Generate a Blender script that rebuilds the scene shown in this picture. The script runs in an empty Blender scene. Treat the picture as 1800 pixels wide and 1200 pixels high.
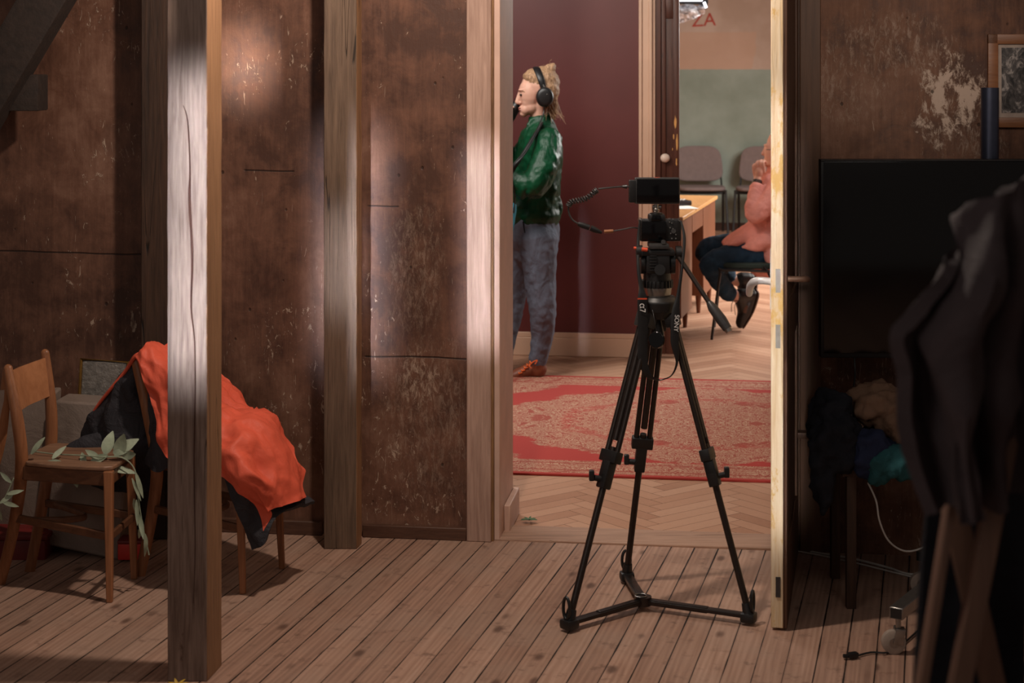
import bpy, bmesh, math, random
from mathutils import Vector, Matrix, noise
random.seed(7)
PI = math.pi
SC = bpy.context.scene
COL = SC.collection

# ------------------------------------------------------------ camera
CAMH = 1.68          # eye height
FPX = 3000.0         # focal length in photo pixels
HY = 115.0           # horizon row
cd = bpy.data.cameras.new('camera')
cam = bpy.data.objects.new('camera', cd); COL.objects.link(cam)
cam.location = (0, 0, CAMH); cam.rotation_euler = (PI/2, 0, 0)
cd.sensor_width = 36; cd.lens = 36*FPX/1800
cd.shift_y = -(600-HY)/1800
cd.clip_start = 0.05; cd.clip_end = 100
cd.dof.use_dof = True; cd.dof.focus_distance = 6.3; cd.dof.aperture_fstop = 4.8
SC.camera = cam
SC.view_settings.view_transform = 'Standard'
try: SC.view_settings.look = 'None'
except Exception: pass
SC.view_settings.gamma = 1; SC.view_settings.use_curve_mapping = False
SC.view_settings.exposure = 0.0
# ------------------------------------------------------------ world
w = bpy.data.worlds.new('world'); SC.world = w; w.use_nodes = True
w.node_tree.nodes['Background'].inputs[0].default_value = (0.80, 0.66, 0.58, 1)
w.node_tree.nodes['Background'].inputs[1].default_value = 0.12

# ------------------------------------------------------------ pixel / room helpers
def P(px, py, Z):
    s = FPX/Z
    return Vector(((px-900)/s, Z, CAMH-(py-HY)/s))
def F(px, py):
    Z = FPX*CAMH/(py-HY)
    return Vector(((px-900)*Z/FPX, Z, 0))
ANG = math.radians(7.4); CA, SA = math.cos(ANG), math.sin(ANG)
OX, OY = 0.0, 6.03
def R(u, v, z=0): return Vector((OX+u*CA+v*SA, OY-u*SA+v*CA, z))
def U(px, v):
    t = (px-900)/FPX
    return (t*(OY+v*CA)-v*SA)/(CA+t*SA)
RM = Matrix.Rotation(-ANG, 3, 'Z')

def area(name, loc, target, size, power, color, size_y=None, spread=None, shape='RECTANGLE'):
    l = bpy.data.lights.new(name, 'AREA'); l.energy = power; l.color = color
    l.shape = shape if size_y is None and shape != 'RECTANGLE' else 'RECTANGLE'
    l.size = size; l.size_y = size_y or size
    if spread: l.spread = math.radians(spread)
    o = bpy.data.objects.new(name, l); COL.objects.link(o); o.location = loc
    d = Vector(target)-Vector(loc); o.rotation_euler = d.to_track_quat('-Z', 'Y').to_euler()
    return o
def spot(name, loc, target, power, color, deg, blend=0.3, r=0.05):
    l = bpy.data.lights.new(name, 'SPOT'); l.energy = power; l.color = color
    l.spot_size = math.radians(deg); l.spot_blend = blend; l.shadow_soft_size = r
    o = bpy.data.objects.new(name, l); COL.objects.link(o); o.location = loc
    d = Vector(target)-Vector(loc); o.rotation_euler = d.to_track_quat('-Z', 'Y').to_euler()
    return o
WARM = (1.0, 0.85, 0.72); COOL = (0.86, 0.91, 1.0); NEU = (1.0, 0.92, 0.84)
# warm lamp hanging above the front room
l = bpy.data.lights.new('pendant_glow', 'POINT'); l.energy = 124; l.color = WARM; l.shadow_soft_size = 0.05
o = bpy.data.objects.new('pendant_glow', l); COL.objects.link(o); o.location = (-0.2, 4.68, 2.65)
# added fills: from the window side behind the camera, right wall, bench
area('window_side_fill', (-2.3, 0.2, 2.6), (0.2, 6, 0.8), 1.6, 18, NEU)  # added soft fill that lifts the whole front room
spot('wall_fill', (0.6, 2.2, 2.7), P(1580, 40, 5.82), 150, WARM, 18, 0.8, 0.12)  # added spot that brightens the wall above the television
area('bench_fill', (1.2, 3.2, 2.6), (1.35, 5.5, 0.6), 0.6, 3.5, NEU)  # added fill for the dark corner under the television
# narrow beams of window light; the one on the door is added
area('beam_post', (-1.58, 1.2, 1.75), P(333, 400, 4.62), 0.125, 1.5, COOL, 0.80, 4)
area('beam_wall', (-1.2, 1.8, 2.2), P(425, 110, 6.1), 0.10, 0.5, WARM, 0.22, 4)
area('beam_strip', (-0.3, 1.5, 1.7), P(600, 460, 5.93), 0.06, 0.20, COOL, 0.34, 3)
area('beam_trim', (-0.5, 2.0, 1.7), P(842, 430, 6.0), 0.06, 0.50, COOL, 0.7, 3)
area('beam_door', (0.2, 1.0, 1.6), P(1366, 560, 5.06), 0.05, 0.36, NEU, 1.3, 3)  # added beam that brightens the door edge
# middle room ceiling light and far room daylight, then an added front fill
area('middle_room_glow', (-0.6, 7.9, 2.75), (0.6, 8.6, 0), 1.3, 66, (1.0, 0.94, 0.87))
area('far_room_glow', (4.2, 13.0, 2.7), (1.5, 12.5, 0.3), 1.8, 340, (1.0, 0.98, 0.94))
area('far_room_window', (3.4, 10.9, 1.9), (1.2, 11.2, 0.7), 1.2, 40, (1.0, 0.92, 0.84))
area('far_room_fill', (2.6, 10.25, 2.7), (1.4, 10.9, 0.6), 0.7, 18, (1.0, 0.95, 0.9))  # added fill for the near side of the seated person

# ------------------------------------------------------------ colour + materials
def lin(r, g, b):
    f = lambda c: (c/255/12.92 if c/255 <= 0.04045 else ((c/255+0.055)/1.055)**2.4)
    return (f(r), f(g), f(b), 1)
class NT:
    def __init__(s, name):
        s.m = bpy.data.materials.new(name); s.m.use_nodes = True
        s.t = s.m.node_tree; s.t.nodes.clear()
        s.out = s.n('ShaderNodeOutputMaterial'); s.b = s.n('ShaderNodeBsdfPrincipled')
        s.l(s.b.outputs[0], s.out.inputs[0])
        s.tc = s.n('ShaderNodeTexCoord')
    def n(s, typ, **k):
        x = s.t.nodes.new(typ)
        for a, b in k.items(): setattr(x, a, b)
        return x
    def l(s, a, b): s.t.links.new(a, b)
    def inp(s, sock, v):
        if hasattr(v, 'links') or isinstance(v, bpy.types.NodeSocket): s.l(v, sock)
        else: sock.default_value = v
    def mapping(s, scale=(1,1,1), rot=(0,0,0), loc=(0,0,0), src=None):
        m = s.n('ShaderNodeMapping'); s.l(src or s.tc.outputs['Object'], m.inputs[0])
        m.inputs['Scale'].default_value = scale; m.inputs['Rotation'].default_value = rot; m.inputs['Location'].default_value = loc
        return m.outputs[0]
    def noise(s, vec, scale=5, detail=4, rough=0.6, dist=0.0):
        x = s.n('ShaderNodeTexNoise'); s.l(vec, x.inputs['Vector'])
        x.inputs['Scale'].default_value = scale; x.inputs['Detail'].default_value = detail
        x.inputs['Roughness'].default_value = rough; x.inputs['Distortion'].default_value = dist
        return x.outputs['Fac']
    def voro(s, vec, scale=5, feature='F1', out='Distance', rnd=1.0):
        x = s.n('ShaderNodeTexVoronoi', feature=feature); s.l(vec, x.inputs['Vector'])
        x.inputs['Scale'].default_value = scale; x.inputs['Randomness'].default_value = rnd
        return x.outputs[out]
    def ramp(s, fac, stops, interp='LINEAR'):
        x = s.n('ShaderNodeValToRGB'); s.l(fac, x.inputs[0]); cr = x.color_ramp; cr.interpolation = interp
        while len(cr.elements) < len(stops): cr.elements.new(0.5)
        for e, (p, c) in zip(cr.elements, stops):
            e.position = p; e.color = c if len(c) == 4 else (c[0], c[1], c[2], 1)
        return x.outputs[0]
    def step(s, fac, a, b):   # smooth map a..b -> 0..1
        x = s.n('ShaderNodeMapRange', interpolation_type='SMOOTHSTEP'); s.l(fac, x.inputs[0])
        x.inputs[1].default_value = a; x.inputs[2].default_value = b
        return x.outputs[0]
    def mth(s, op, a, b=0.0, c=0.0):
        x = s.n('ShaderNodeMath', operation=op)
        s.inp(x.inputs[0], a); s.inp(x.inputs[1], b)
        if op in ('MULTIPLY_ADD',): s.inp(x.inputs[2], c)
        return x.outputs[0]
    def mix(s, f, a, b, mode='MIX'):
        x = s.n('ShaderNodeMix', data_type='RGBA', blend_type=mode)
        s.inp(x.inputs[0], f); s.inp(x.inputs[6], a); s.inp(x.inputs[7], b)
        return x.outputs[2]
    def sep(s, vec):
        x = s.n('ShaderNodeSeparateXYZ'); s.l(vec, x.inputs[0]); return x.outputs
    def comb(s, x_, y_, z_):
        x = s.n('ShaderNodeCombineXYZ'); s.inp(x.inputs[0], x_); s.inp(x.inputs[1], y_); s.inp(x.inputs[2], z_); return x.outputs[0]
    def bump(s, h, strength=0.3, dist=0.01):
        x = s.n('ShaderNodeBump'); s.l(h, x.inputs['Height']); x.inputs['Strength'].default_value = strength
        x.inputs['Distance'].default_value = dist; s.l(x.outputs[0], s.b.inputs['Normal'])
    def fin(s, col=None, rough=0.6, metal=0.0, spec=0.5, **k):
        if col is not None: s.inp(s.b.inputs['Base Color'], col)
        s.inp(s.b.inputs['Roughness'], rough); s.b.inputs['Metallic'].default_value = metal
        s.b.inputs['Specular IOR Level'].default_value = spec
        for a, b in k.items(): s.b.inputs[a].default_value = b
        return s.m
def plain(name, rgb, rough=0.6, metal=0.0, var=0.12, scale=30, spec=0.5, bump=0.0, **k):
    t = NT(name); c = lin(*rgb); v = t.mapping()
    n = t.noise(v, scale, 3)
    col = t.ramp(n, [(0.3, tuple(x*(1-var) for x in c[:3])), (0.7, tuple(min(1, x*(1+var)) for x in c[:3]))])
    if bump: t.bump(n, bump, 0.005)
    return t.fin(col, rough, metal, spec, **k)
def fabric(name, rgb, rough=0.85, var=0.25, wr=14, sheen=0.0, bump=0.5, spec=0.2, st=(1, 1, 1), rot=(0, 0, 0)):
    t = NT(name); c = lin(*rgb); v = t.mapping(scale=st, rot=rot)
    n = t.noise(v, wr, 5, 0.6, 0.8); f = t.noise(v, 400, 2)
    h = t.mth('MULTIPLY_ADD', f, 0.08, n)
    col = t.ramp(n, [(0.3, tuple(x*(1-var) for x in c[:3])), (0.7, tuple(min(1, x*(1+var)) for x in c[:3]))])
    t.bump(h, bump, 0.02)
    m = t.fin(col, rough, 0, spec)
    t.b.inputs['Sheen Weight'].default_value = sheen
    return m
def wood(name, dark, light, axis='Z', fine=60, rough=0.6, bump=0.25, wear=None, wearamt=0.6, spec=0.35, cracks=True):
    t = NT(name); a, b = lin(*dark), lin(*light)
    st = {'X': (0.06, 1, 1), 'Y': (1, 0.06, 1), 'Z': (1, 1, 0.06)}[axis]
    v = t.mapping(scale=st)
    g = t.noise(v, fine*1.9, 6, 0.62, 0.35); big = t.noise(t.mapping(scale=tuple(0.3+0.7*q for q in st)), 5, 4, 0.6)
    f = t.mth('MULTIPLY_ADD', g, 0.6, t.mth('MULTIPLY', big, 0.4))
    col = t.ramp(f, [(0.30, a), (0.5, tuple((x+y)/2 for x, y in zip(a, b))), (0.70, b)])
    if wear:
        wn = t.noise(t.mapping(scale=tuple(0.5+0.5*q for q in st)), 9, 6, 0.7)
        col = t.mix(t.step(wn, wearamt-0.03, wearamt+0.05), col, lin(*wear))
    if cracks:
        cr = t.noise(t.mapping(scale=tuple(q*(0.35 if q < 0.5 else 1) for q in st)), 14, 2, 0.4)
        line = t.mth('MAXIMUM', t.step(t.mth('ABSOLUTE', t.mth('SUBTRACT', cr, 0.5)), 0.0, 0.004), t.step(t.noise(t.mapping(loc=(4, 4, 4)), 5, 2), 0.52, 0.60))
        col = t.mix(t.mth('SUBTRACT', 1.0, line), col, tuple(x*0.35 for x in a[:3])+(1,))
        f = t.mth('MULTIPLY', f, line)
    t.bump(f, bump, 0.01)
    return t.fin(col, rough, 0, spec)
def oldwall(name, base, dark, light, chip, spots=(), seams=(), amt=0.0):
    t = NT(name); v = t.mapping()
    big = t.noise(t.mapping(scale=(1, 1, 0.6)), 2.2, 5, 0.62, 0.4)
    grain = t.noise(t.mapping(scale=(1, 1, 0.09)), 55, 5, 0.7, 0.4)
    mott = t.noise(v, 9, 6, 0.7, 0.3)
    f = t.mth('MULTIPLY_ADD', grain, 0.17, t.mth('MULTIPLY_ADD', mott, 0.38, t.mth('MULTIPLY', big, 0.45)))
    col = t.ramp(f, [(0.42, lin(*dark)), (0.53, lin(*base)), (0.66, lin(*light))])
    # dark smudges
    sm = t.noise(t.mapping(loc=(3, 1, 2), scale=(1, 1, 0.5)), 3.5, 5, 0.65)
    col = t.mix(t.mth('MULTIPLY', t.step(sm, 0.56, 0.70), 0.55), col, lin(*dark))
    # chips: sparse flecks clustered by a large mask
    m1 = t.step(t.noise(t.mapping(loc=(7, 2, 0)), 1.7, 3, 0.6), 0.42-amt, 0.66)
    ch = t.noise(t.mapping(scale=(1, 1, 0.55)), 38, 5, 0.75, 0.8)
    cm = t.mth('MULTIPLY', t.step(t.mth('MULTIPLY_ADD', m1, 0.11, ch), 0.68, 0.74), 0.7)
    # scratches
    sc = t.noise(t.mapping(scale=(1, 1, 0.12), loc=(1, 5, 2)), 90, 2, 0.5, 2.0)
    cm2 = t.mth('MULTIPLY', t.step(t.mth('MULTIPLY_ADD', m1, 0.06, sc), 0.74, 0.78), 0.5)
    cm = t.mth('MAXIMUM', cm, cm2)
    sx = t.sep(v)
    for (x0, z0, rx, rz, k) in spots:
        dx = t.mth('DIVIDE', t.mth('SUBTRACT', sx[0], x0), rx); dz = t.mth('DIVIDE', t.mth('SUBTRACT', sx[2], z0), rz)
        d = t.mth('ADD', t.mth('MULTIPLY', dx, dx), t.mth('MULTIPLY', dz, dz))
        msk = t.mth('SUBTRACT', 1.0, t.step(d, 0.0, 1.0))
        pn = t.noise(t.mapping(scale=(1, 1, 0.35)), 60, 6, 0.85, 0.6) if k < 3 else t.noise(t.mapping(scale=(1, 1, 0.55)), 20, 8, 0.78, 0.3)
        pm = t.mth('MULTIPLY', t.step(t.mth('MULTIPLY_ADD', msk, 0.16, pn), 0.60, 0.80), t.mth('MULTIPLY', msk, k*0.7))
        pm = t.mth('MINIMUM', pm, 1.0)
        cm = t.mth('MAXIMUM', cm, pm)
    col = t.mix(cm, col, lin(*chip))
    # pits
    pit = t.voro(t.mapping(scale=(1, 1, 0.8)), 11)
    pk = t.step(pit, 0.035, 0.075)
    col = t.mix(t.mth('MULTIPLY', t.mth('SUBTRACT', 1.0, pk), 0.7), col, lin(30, 18, 12))
    h = t.mth('MULTIPLY_ADD', cm, 0.35, t.mth('MULTIPLY_ADD', pk, 0.4, f))
    wob = t.mth('MULTIPLY', t.mth('SUBTRACT', t.noise(v, 3, 2), 0.5), 0.02)
    for (z0, x0, x1) in seams:
        dd = t.mth('ABSOLUTE', t.mth('SUBTRACT', t.mth('ADD', sx[2], wob), z0))
        ln = t.mth('SUBTRACT', 1.0, t.step(dd, 0.0015, 0.004))
        inx = t.mth('MULTIPLY', t.step(sx[0], x0, x0+0.01), t.mth('SUBTRACT', 1.0, t.step(sx[0], x1-0.01, x1)))
        ln = t.mth('MULTIPLY', ln, t.mth('MULTIPLY', inx, 0.8))
        col = t.mix(ln, col, lin(25, 14, 9)); h = t.mth('SUBTRACT', h, ln)
    t.bump(h, 0.45, 0.012)
    return t.fin(col, t.ramp(mott, [(0.3, (0.5,)*3), (0.7, (0.75,)*3)]), 0, 0.35)

def floorboards(name):
    t = NT(name); th = math.radians(13.9)
    v = t.mapping(rot=(0, 0, th))
    # after rotation: x across boards, y along
    sx = t.sep(v); bw = 0.081
    wob = t.mth('MULTIPLY', t.mth('SUBTRACT', t.noise(t.mapping(scale=(1, 0.3, 1)), 2.5, 2), 0.5), 0.008)
    q = t.mth('DIVIDE', t.mth('ADD', sx[0], wob), bw)
    idx = t.mth('FLOOR', q); fr = t.mth('FRACT', q)
    wn = t.n('ShaderNodeTexWhiteNoise', noise_dimensions='1D'); t.l(idx, wn.inputs['W']); rnd = wn.outputs['Value']
    wn2 = t.n('ShaderNodeTexWhiteNoise', noise_dimensions='1D'); t.l(t.mth('ADD', idx, 31.7), wn2.inputs['W']); rnd2 = wn2.outputs['Value']
    off = t.comb(t.mth('MULTIPLY', rnd, 7.0), t.mth('MULTIPLY', rnd, 13.0), 0.0)
    va = t.n('ShaderNodeVectorMath', operation='ADD'); t.l(v, va.inputs[0]); t.l(off, va.inputs[1]); vv = va.outputs[0]
    g1 = t.n('ShaderNodeMapping'); t.l(vv, g1.inputs[0]); g1.inputs['Scale'].default_value = (1, 0.045, 1)
    g = t.noise(g1.outputs[0], 34, 6, 0.62, 1.2)
    # rings
    wv = t.n('ShaderNodeTexWave', wave_type='BANDS', bands_direction='X'); t.l(g1.outputs[0], wv.inputs[0])
    wv.inputs['Scale'].default_value = 17; wv.inputs['Distortion'].default_value = 7; wv.inputs['Detail'].default_value = 2; wv.inputs['Detail Scale'].default_value = 1.4
    f = t.mth('MULTIPLY_ADD', g, 0.62, t.mth('MULTIPLY_ADD', wv.outputs['Fac'], 0.13, t.mth('MULTIPLY', rnd, 0.22)))
    col = t.ramp(f, [(0.22, lin(128, 97, 82)), (0.5, lin(162, 127, 108)), (0.80, lin(190, 156, 137))])
    # worn grey patches
    wp = t.noise(v, 2.3, 5, 0.65)
    col = t.mix(t.mth('MULTIPLY', t.step(wp, 0.42, 0.66), 0.5), col, lin(156, 130, 114))
    # knots
    k1 = t.n('ShaderNodeMapping'); t.l(vv, k1.inputs[0]); k1.inputs['Scale'].default_value = (1, 0.45, 1)
    kd = t.voro(k1.outputs[0], 9.0)
    kk = t.mth('SUBTRACT', 1.0, t.step(kd, 0.06, 0.19))
    col = t.mix(t.mth('MULTIPLY', kk, 0.75), col, lin(72, 46, 36))
    # dirt
    dn = t.noise(v, 14, 5, 0.7)
    col = t.mix(t.mth('MULTIPLY', t.step(dn, 0.54, 0.72), 0.6), col, lin(92, 66, 55))
    # gaps
    gw = t.mth('MULTIPLY_ADD', rnd2, 0.020, 0.006)
    gn = t.mth('MULTIPLY', t.step(t.noise(t.mapping(rot=(0, 0, th), scale=(1, 0.5, 1)), 7, 3), 0.40, 0.70), 0.018)
    gw = t.mth('ADD', gw, gn)
    e = t.mth('MINIMUM', fr, t.mth('SUBTRACT', 1.0, fr))
    gap = t.mth('LESS_THAN', e, gw)
    soft = t.mth('SUBTRACT', 1.0, t.step(e, 0.0, 0.09))
    col = t.mix(t.mth('MULTIPLY', soft, 0.25), col, lin(84, 58, 46))
    col = t.mix(gap, col, lin(34, 21, 15))
    h = t.mth('SUBTRACT', t.mth('MULTIPLY_ADD', f, 0.35, 0.6), t.mth('MULTIPLY', gap, 1.0))
    t.bump(h, 0.5, 0.008)
    return t.fin(col, 0.62, 0, 0.35)

def parquetmat(name):
    t = NT(name); a = t.n('ShaderNodeAttribute', attribute_name='plank')
    v = t.mapping(); g = t.noise(t.mapping(scale=(1, 1, 1)), 60, 4, 0.6, 0.5)
    big = t.noise(v, 3, 3)
    f = t.mth('MULTIPLY_ADD', a.outputs['Fac'], 0.55, t.mth('MULTIPLY_ADD', g, 0.25, t.mth('MULTIPLY', big, 0.25)))
    col = t.ramp(f, [(0.20, lin(156, 112, 88)), (0.5, lin(176, 132, 106)), (0.85, lin(190, 148, 122))])
    t.bump(g, 0.08, 0.004)
    return t.fin(col, 0.42, 0, 0.4)

def rugmat(name, hl, hw):
    t = NT(name); v = t.mapping(); s = t.sep(v)
    red = lin(160, 62, 56); beige = lin(182, 150, 124); dred = lin(140, 72, 60)
    ax = t.mth('ABSOLUTE', s[0]); ay = t.mth('ABSOLUTE', s[1])
    # mirrored pattern coordinates
    mv = t.comb(ax, ay, 0.0)
    p1 = t.n('ShaderNodeMapping'); t.l(mv, p1.inputs[0])
    ns = t.noise(p1.outputs[0], 11, 3, 0.6, 1.6)
    sw = t.mth('SINE', t.mth('MULTIPLY', ns, 85.0))
    n2 = t.noise(p1.outputs[0], 70, 3, 0.7, 1.0)
    lines = t.step(t.mth('ADD', sw, t.mth('MULTIPLY', t.mth('SUBTRACT', n2, 0.5), 3.5)), -0.15, 0.30)
    blot = t.noise(p1.outputs[0], 7, 3, 0.6, 1.0)
    flor = t.mth('MULTIPLY', lines, t.mth('SUBTRACT', 1.0, t.mth('MULTIPLY', t.step(blot, 0.58, 0.66), 0.7)))
    # medallion outline (scalloped)
    ang = t.mth('ARCTAN2', ay, ax)
    sc = t.mth('MULTIPLY_ADD', t.mth('SINE', t.mth('MULTIPLY', ang, 16.0)), 0.03, 1.0)
    wob = t.mth('MULTIPLY_ADD', t.noise(mv, 12, 4, 0.7), 0.36, -0.18)
    ex = t.mth('DIVIDE', ax, 1.10); ey = t.mth('DIVIDE', ay, 0.90)
    r = t.mth('ADD', t.mth('POWER', ex, 1.7), t.mth('POWER', ey, 1.7))
    r = t.mth('ADD', t.mth('MULTIPLY', r, sc), wob)
    med = t.mth('SUBTRACT', 1.0, t.step(r, 0.86, 0.90))
    inner = t.mth('SUBTRACT', 1.0, t.step(t.mth('ABSOLUTE', t.mth('SUBTRACT', r, 0.42)), 0.02, 0.05))
    # corners
    cx = t.mth('SUBTRACT', ax, hl-0.25); cy = t.mth('SUBTRACT', ay, hw-0.25)
    rc = t.mth('ADD', t.mth('MULTIPLY', t.mth('MULTIPLY', cx, cx), 1.0), t.mth('MULTIPLY', t.mth('MULTIPLY', cy, cy), 3.0))
    cor = t.mth('SUBTRACT', 1.0, t.step(t.mth('ADD', rc, wob), 0.34, 0.38))
    # borders
    e = t.mth('MINIMUM', t.mth('SUBTRACT', hl, ax), t.mth('SUBTRACT', hw, ay))
    b1 = t.mth('MULTIPLY', t.step(e, 0.030, 0.036), t.mth('SUBTRACT', 1.0, t.step(e, 0.250, 0.258)))
    b2 = t.mth('SUBTRACT', 1.0, t.step(t.mth('ABSOLUTE', t.mth('SUBTRACT', e, 0.085)), 0.004, 0.009))
    b3 = t.mth('SUBTRACT', 1.0, t.step(t.mth('ABSOLUTE', t.mth('SUBTRACT', e, 0.205)), 0.004, 0.009))
    area_ = t.mth('MAXIMUM', med, t.mth('MAXIMUM', cor, b1))
    f = t.mth('MULTIPLY', area_, flor)
    f = t.mth('MULTIPLY', f, t.mth('SUBTRACT', 1.0, t.mth('MULTIPLY', t.mth('MAXIMUM', b2, b3), 0.7)))
    col = t.mix(t.mth('MULTIPLY', f, 0.9), red, beige)
    col = t.mix(t.mth('MULTIPLY', t.mth('SUBTRACT', area_, f), 0.75), col, dred)
    col = t.mix(t.mth('MULTIPLY', inner, t.mth('MULTIPLY', med, 0.5)), col, red)
    fz = t.noise(v, 300, 2)
    t.bump(t.mth('MULTIPLY_ADD', f, 0.3, fz), 0.3, 0.003)
    m = t.fin(col, 0.95, 0, 0.1); t.b.inputs['Sheen Weight'].default_value = 0.0
    return m
def emis(name, rgb, st):
    t = NT(name); t.fin(lin(*rgb), 0.5); t.b.inputs['Emission Color'].default_value = lin(*rgb); t.b.inputs['Emission Strength'].default_value = st
    return t.m

M = {}
M['post'] = wood('weathered grey timber', (80, 60, 50), (156, 134, 122), 'Z', 50, 0.65, 0.45, wear=(70, 46, 34), wearamt=0.66)
M['post2'] = wood('old brown timber', (66, 50, 40), (122, 98, 80), 'Z', 50, 0.65, 0.45, wear=(150, 122, 100), wearamt=0.74)
M['postdark'] = wood('dark stained timber', (34, 22, 16), (78, 54, 40), 'Z', 50, 0.6, 0.4, wear=(110, 84, 62), wearamt=0.74)
M['lampside'] = wood('timber side with painted lamp warmth', (112, 80, 56), (156, 116, 84), 'Z', 60, 0.6, 0.3)  # right faces of the posts: warm lamp light put into the colour
M['wall'] = None
M['skirt'] = wood('brown skirting', (66, 42, 32), (104, 72, 56), 'X', 40, 0.5, 0.2)
M['trim'] = wood('worn pale trim board', (136, 106, 92), (190, 158, 142), 'Z', 50, 0.55, 0.25, wear=(96, 70, 56), wearamt=0.70)
M['jamb'] = plain('pale jamb paint', (196, 162, 146), 0.5, 0, 0.10, 8)
M['groove'] = wood('chipped trim edge', (70, 42, 26), (160, 120, 80), 'Z', 70, 0.6, 0.5)
M['floor'] = floorboards('old floorboards')
M['parquet'] = parquetmat('herringbone parquet')
M['gapdark'] = plain('parquet joint', (70, 44, 32), 0.8)
M['thresh'] = wood('worn threshold board', (140, 108, 90), (188, 152, 130), 'X', 40, 0.55, 0.25)
M['redwall'] = plain('dark red wall paint', (94, 42, 40), 0.42, 0, 0.10, 2.5, 0.4)
M['creampaint'] = plain('cream paint', (206, 168, 142), 0.4, 0, 0.05, 6)
M['brownpaint'] = wood('brown varnished door', (50, 24, 18), (98, 54, 38), 'Z', 30, 0.35, 0.1, wear=(190, 142, 80), wearamt=0.80)
M['cream'] = wood('cream chipped door paint', (204, 168, 112), (250, 240, 222), 'Z', 34, 0.45, 0.6, wear=(214, 176, 108), wearamt=0.54, cracks=False)
M['doorbrown'] = wood('brown grained door face', (60, 38, 26), (98, 66, 46), 'Z', 40, 0.5, 0.2)
M['casing'] = wood('brown door casing', (78, 52, 36), (112, 78, 56), 'Z', 40, 0.5, 0.2)
M['green'] = None
M['black'] = plain('black plastic', (20, 19, 20), 0.42, 0, 0.2, 60)
M['blacksat'] = plain('black anodised metal', (48, 40, 37), 0.34, 0.5, 0.2, 60)
M['dkgrey'] = plain('dark grey plastic', (52, 50, 50), 0.4, 0.1, 0.2, 60)
M['brace'] = plain('almost black brown timber', (42, 30, 24), 0.8, 0, 0.3, 30, bump=0.6)
M['chipwood'] = plain('bare yellow wood', (206, 150, 84), 0.7)
M['handlebrown'] = plain('dull brown handle', (120, 88, 70), 0.45, 0.2)
M['steel'] = plain('brushed steel', (150, 146, 142), 0.3, 0.9, 0.1, 60)
M['screen'] = plain('black glass screen', (7, 7, 9), 0.12, 0, 0.05, 3, 0.5)
M['orangeplastic'] = plain('orange anodised knob', (210, 80, 50), 0.4)
M['white'] = plain('white print', (225, 222, 220), 0.6)
M['chair'] = wood('varnished beech', (104, 62, 38), (166, 110, 74), 'Z', 40, 0.4, 0.1, cracks=False)
M['chairdk'] = wood('dark varnished beech', (70, 42, 28), (116, 76, 52), 'X', 40, 0.45, 0.1, cracks=False)
M['seatwood'] = wood('worn seat plywood', (96, 66, 50), (158, 120, 94), 'X', 30, 0.45, 0.15, cracks=False)
M['ply'] = wood('orange beech plywood', (150, 96, 62), (186, 128, 90), 'X', 20, 0.42, 0.1, cracks=False)
M['orange'] = fabric('orange nylon', (218, 94, 70), 0.5, 0.10, 9, 0.0, 0.35)
M['lining'] = fabric('charcoal quilted lining', (52, 50, 54), 0.7, 0.3, 16, 0.0, 0.7)
M['satin'] = fabric('green satin', (8, 60, 36), 0.36, 0.35, 9, 0.0, 0.6, 0.28, (1.0, 1.0, 0.35), (0, 0.7, 0))
M['jeans'] = fabric('washed blue denim', (100, 106, 120), 0.8, 0.16, 14, 0.0, 0.8, 0.2, (1, 1, 0.4))
M['navy'] = fabric('dark blue denim', (30, 52, 70), 0.8, 0.35, 9, 0.0, 0.4)
M['pink'] = fabric('pink cotton shirt', (214, 144, 132), 0.8, 0.12, 9, 0.0, 1.0, 0.2, (1, 1, 0.6), (0, 0.8, 0))
M['skin'] = plain('skin', (206, 158, 138), 0.5, 0, 0.06, 20, 0.35)
M['skin'].node_tree.nodes['Principled BSDF'].inputs['Subsurface Weight'].default_value = 0.08
M['lips'] = plain('lips', (176, 112, 100), 0.45)
M['eye'] = plain('eye', (40, 30, 28), 0.2)
def hairmat():
    t = NT('blond hair'); v = t.mapping(scale=(1, 1, 0.3)); g = t.noise(v, 160, 3, 0.6, 1.0)
    col = t.ramp(g, [(0.3, lin(112, 84, 62)), (0.7, lin(200, 160, 124))]); t.bump(g, 0.6, 0.004)
    return t.fin(col, 0.5, 0, 0.3)
M['hair'] = hairmat()
M['boot'] = plain('tan boot leather', (122, 64, 40), 0.5, 0, 0.2, 20)
M['sole'] = plain('boot sole', (84, 54, 38), 0.7)
M['lace'] = plain('orange lace', (236, 110, 44), 0.7)
M['teal'] = fabric('teal fabric', (60, 140, 160), 0.6, 0.2, 20, 0, 0.5)
M['shoeblk'] = plain('black shoe leather', (20, 15, 14), 0.35, 0, 0.2, 20)
M['desk'] = wood('orange veneer', (92, 52, 33), (120, 72, 47), 'Z', 30, 0.4, 0.05, cracks=False)
M['desktop'] = wood('desk top veneer', (176, 124, 74), (204, 154, 100), 'Y', 30, 0.35, 0.05, cracks=False)
M['paper'] = plain('white paper', (230, 226, 218), 0.7, 0, 0.02)
M['greyseat'] = fabric('grey seat fabric', (120, 104, 100), 0.85, 0.08, 20, 0, 0.2)
M['greenseat'] = fabric('dark green seat fabric', (40, 50, 46), 0.85, 0.1, 20, 0, 0.2)
M['leaf'] = plain('grey green leaf', (146, 156, 132), 0.6, 0, 0.25, 25)
M['leafy'] = plain('yellow leaf', (190, 150, 40), 0.6, 0, 0.2, 40)
M['fern'] = plain('dark fern green', (60, 92, 50), 0.6, 0, 0.2, 40)
M['bag'] = fabric('greyish plastic sheet', (134, 118, 108), 0.45, 0.12, 6, 0, 0.5)
M['brass'] = plain('tarnished brass', (140, 104, 50), 0.4, 0.6, 0.2, 20)
M['redbox'] = plain('dark red plastic', (110, 28, 26), 0.5)
M['redbright'] = plain('red plastic', (200, 46, 34), 0.5)
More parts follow.
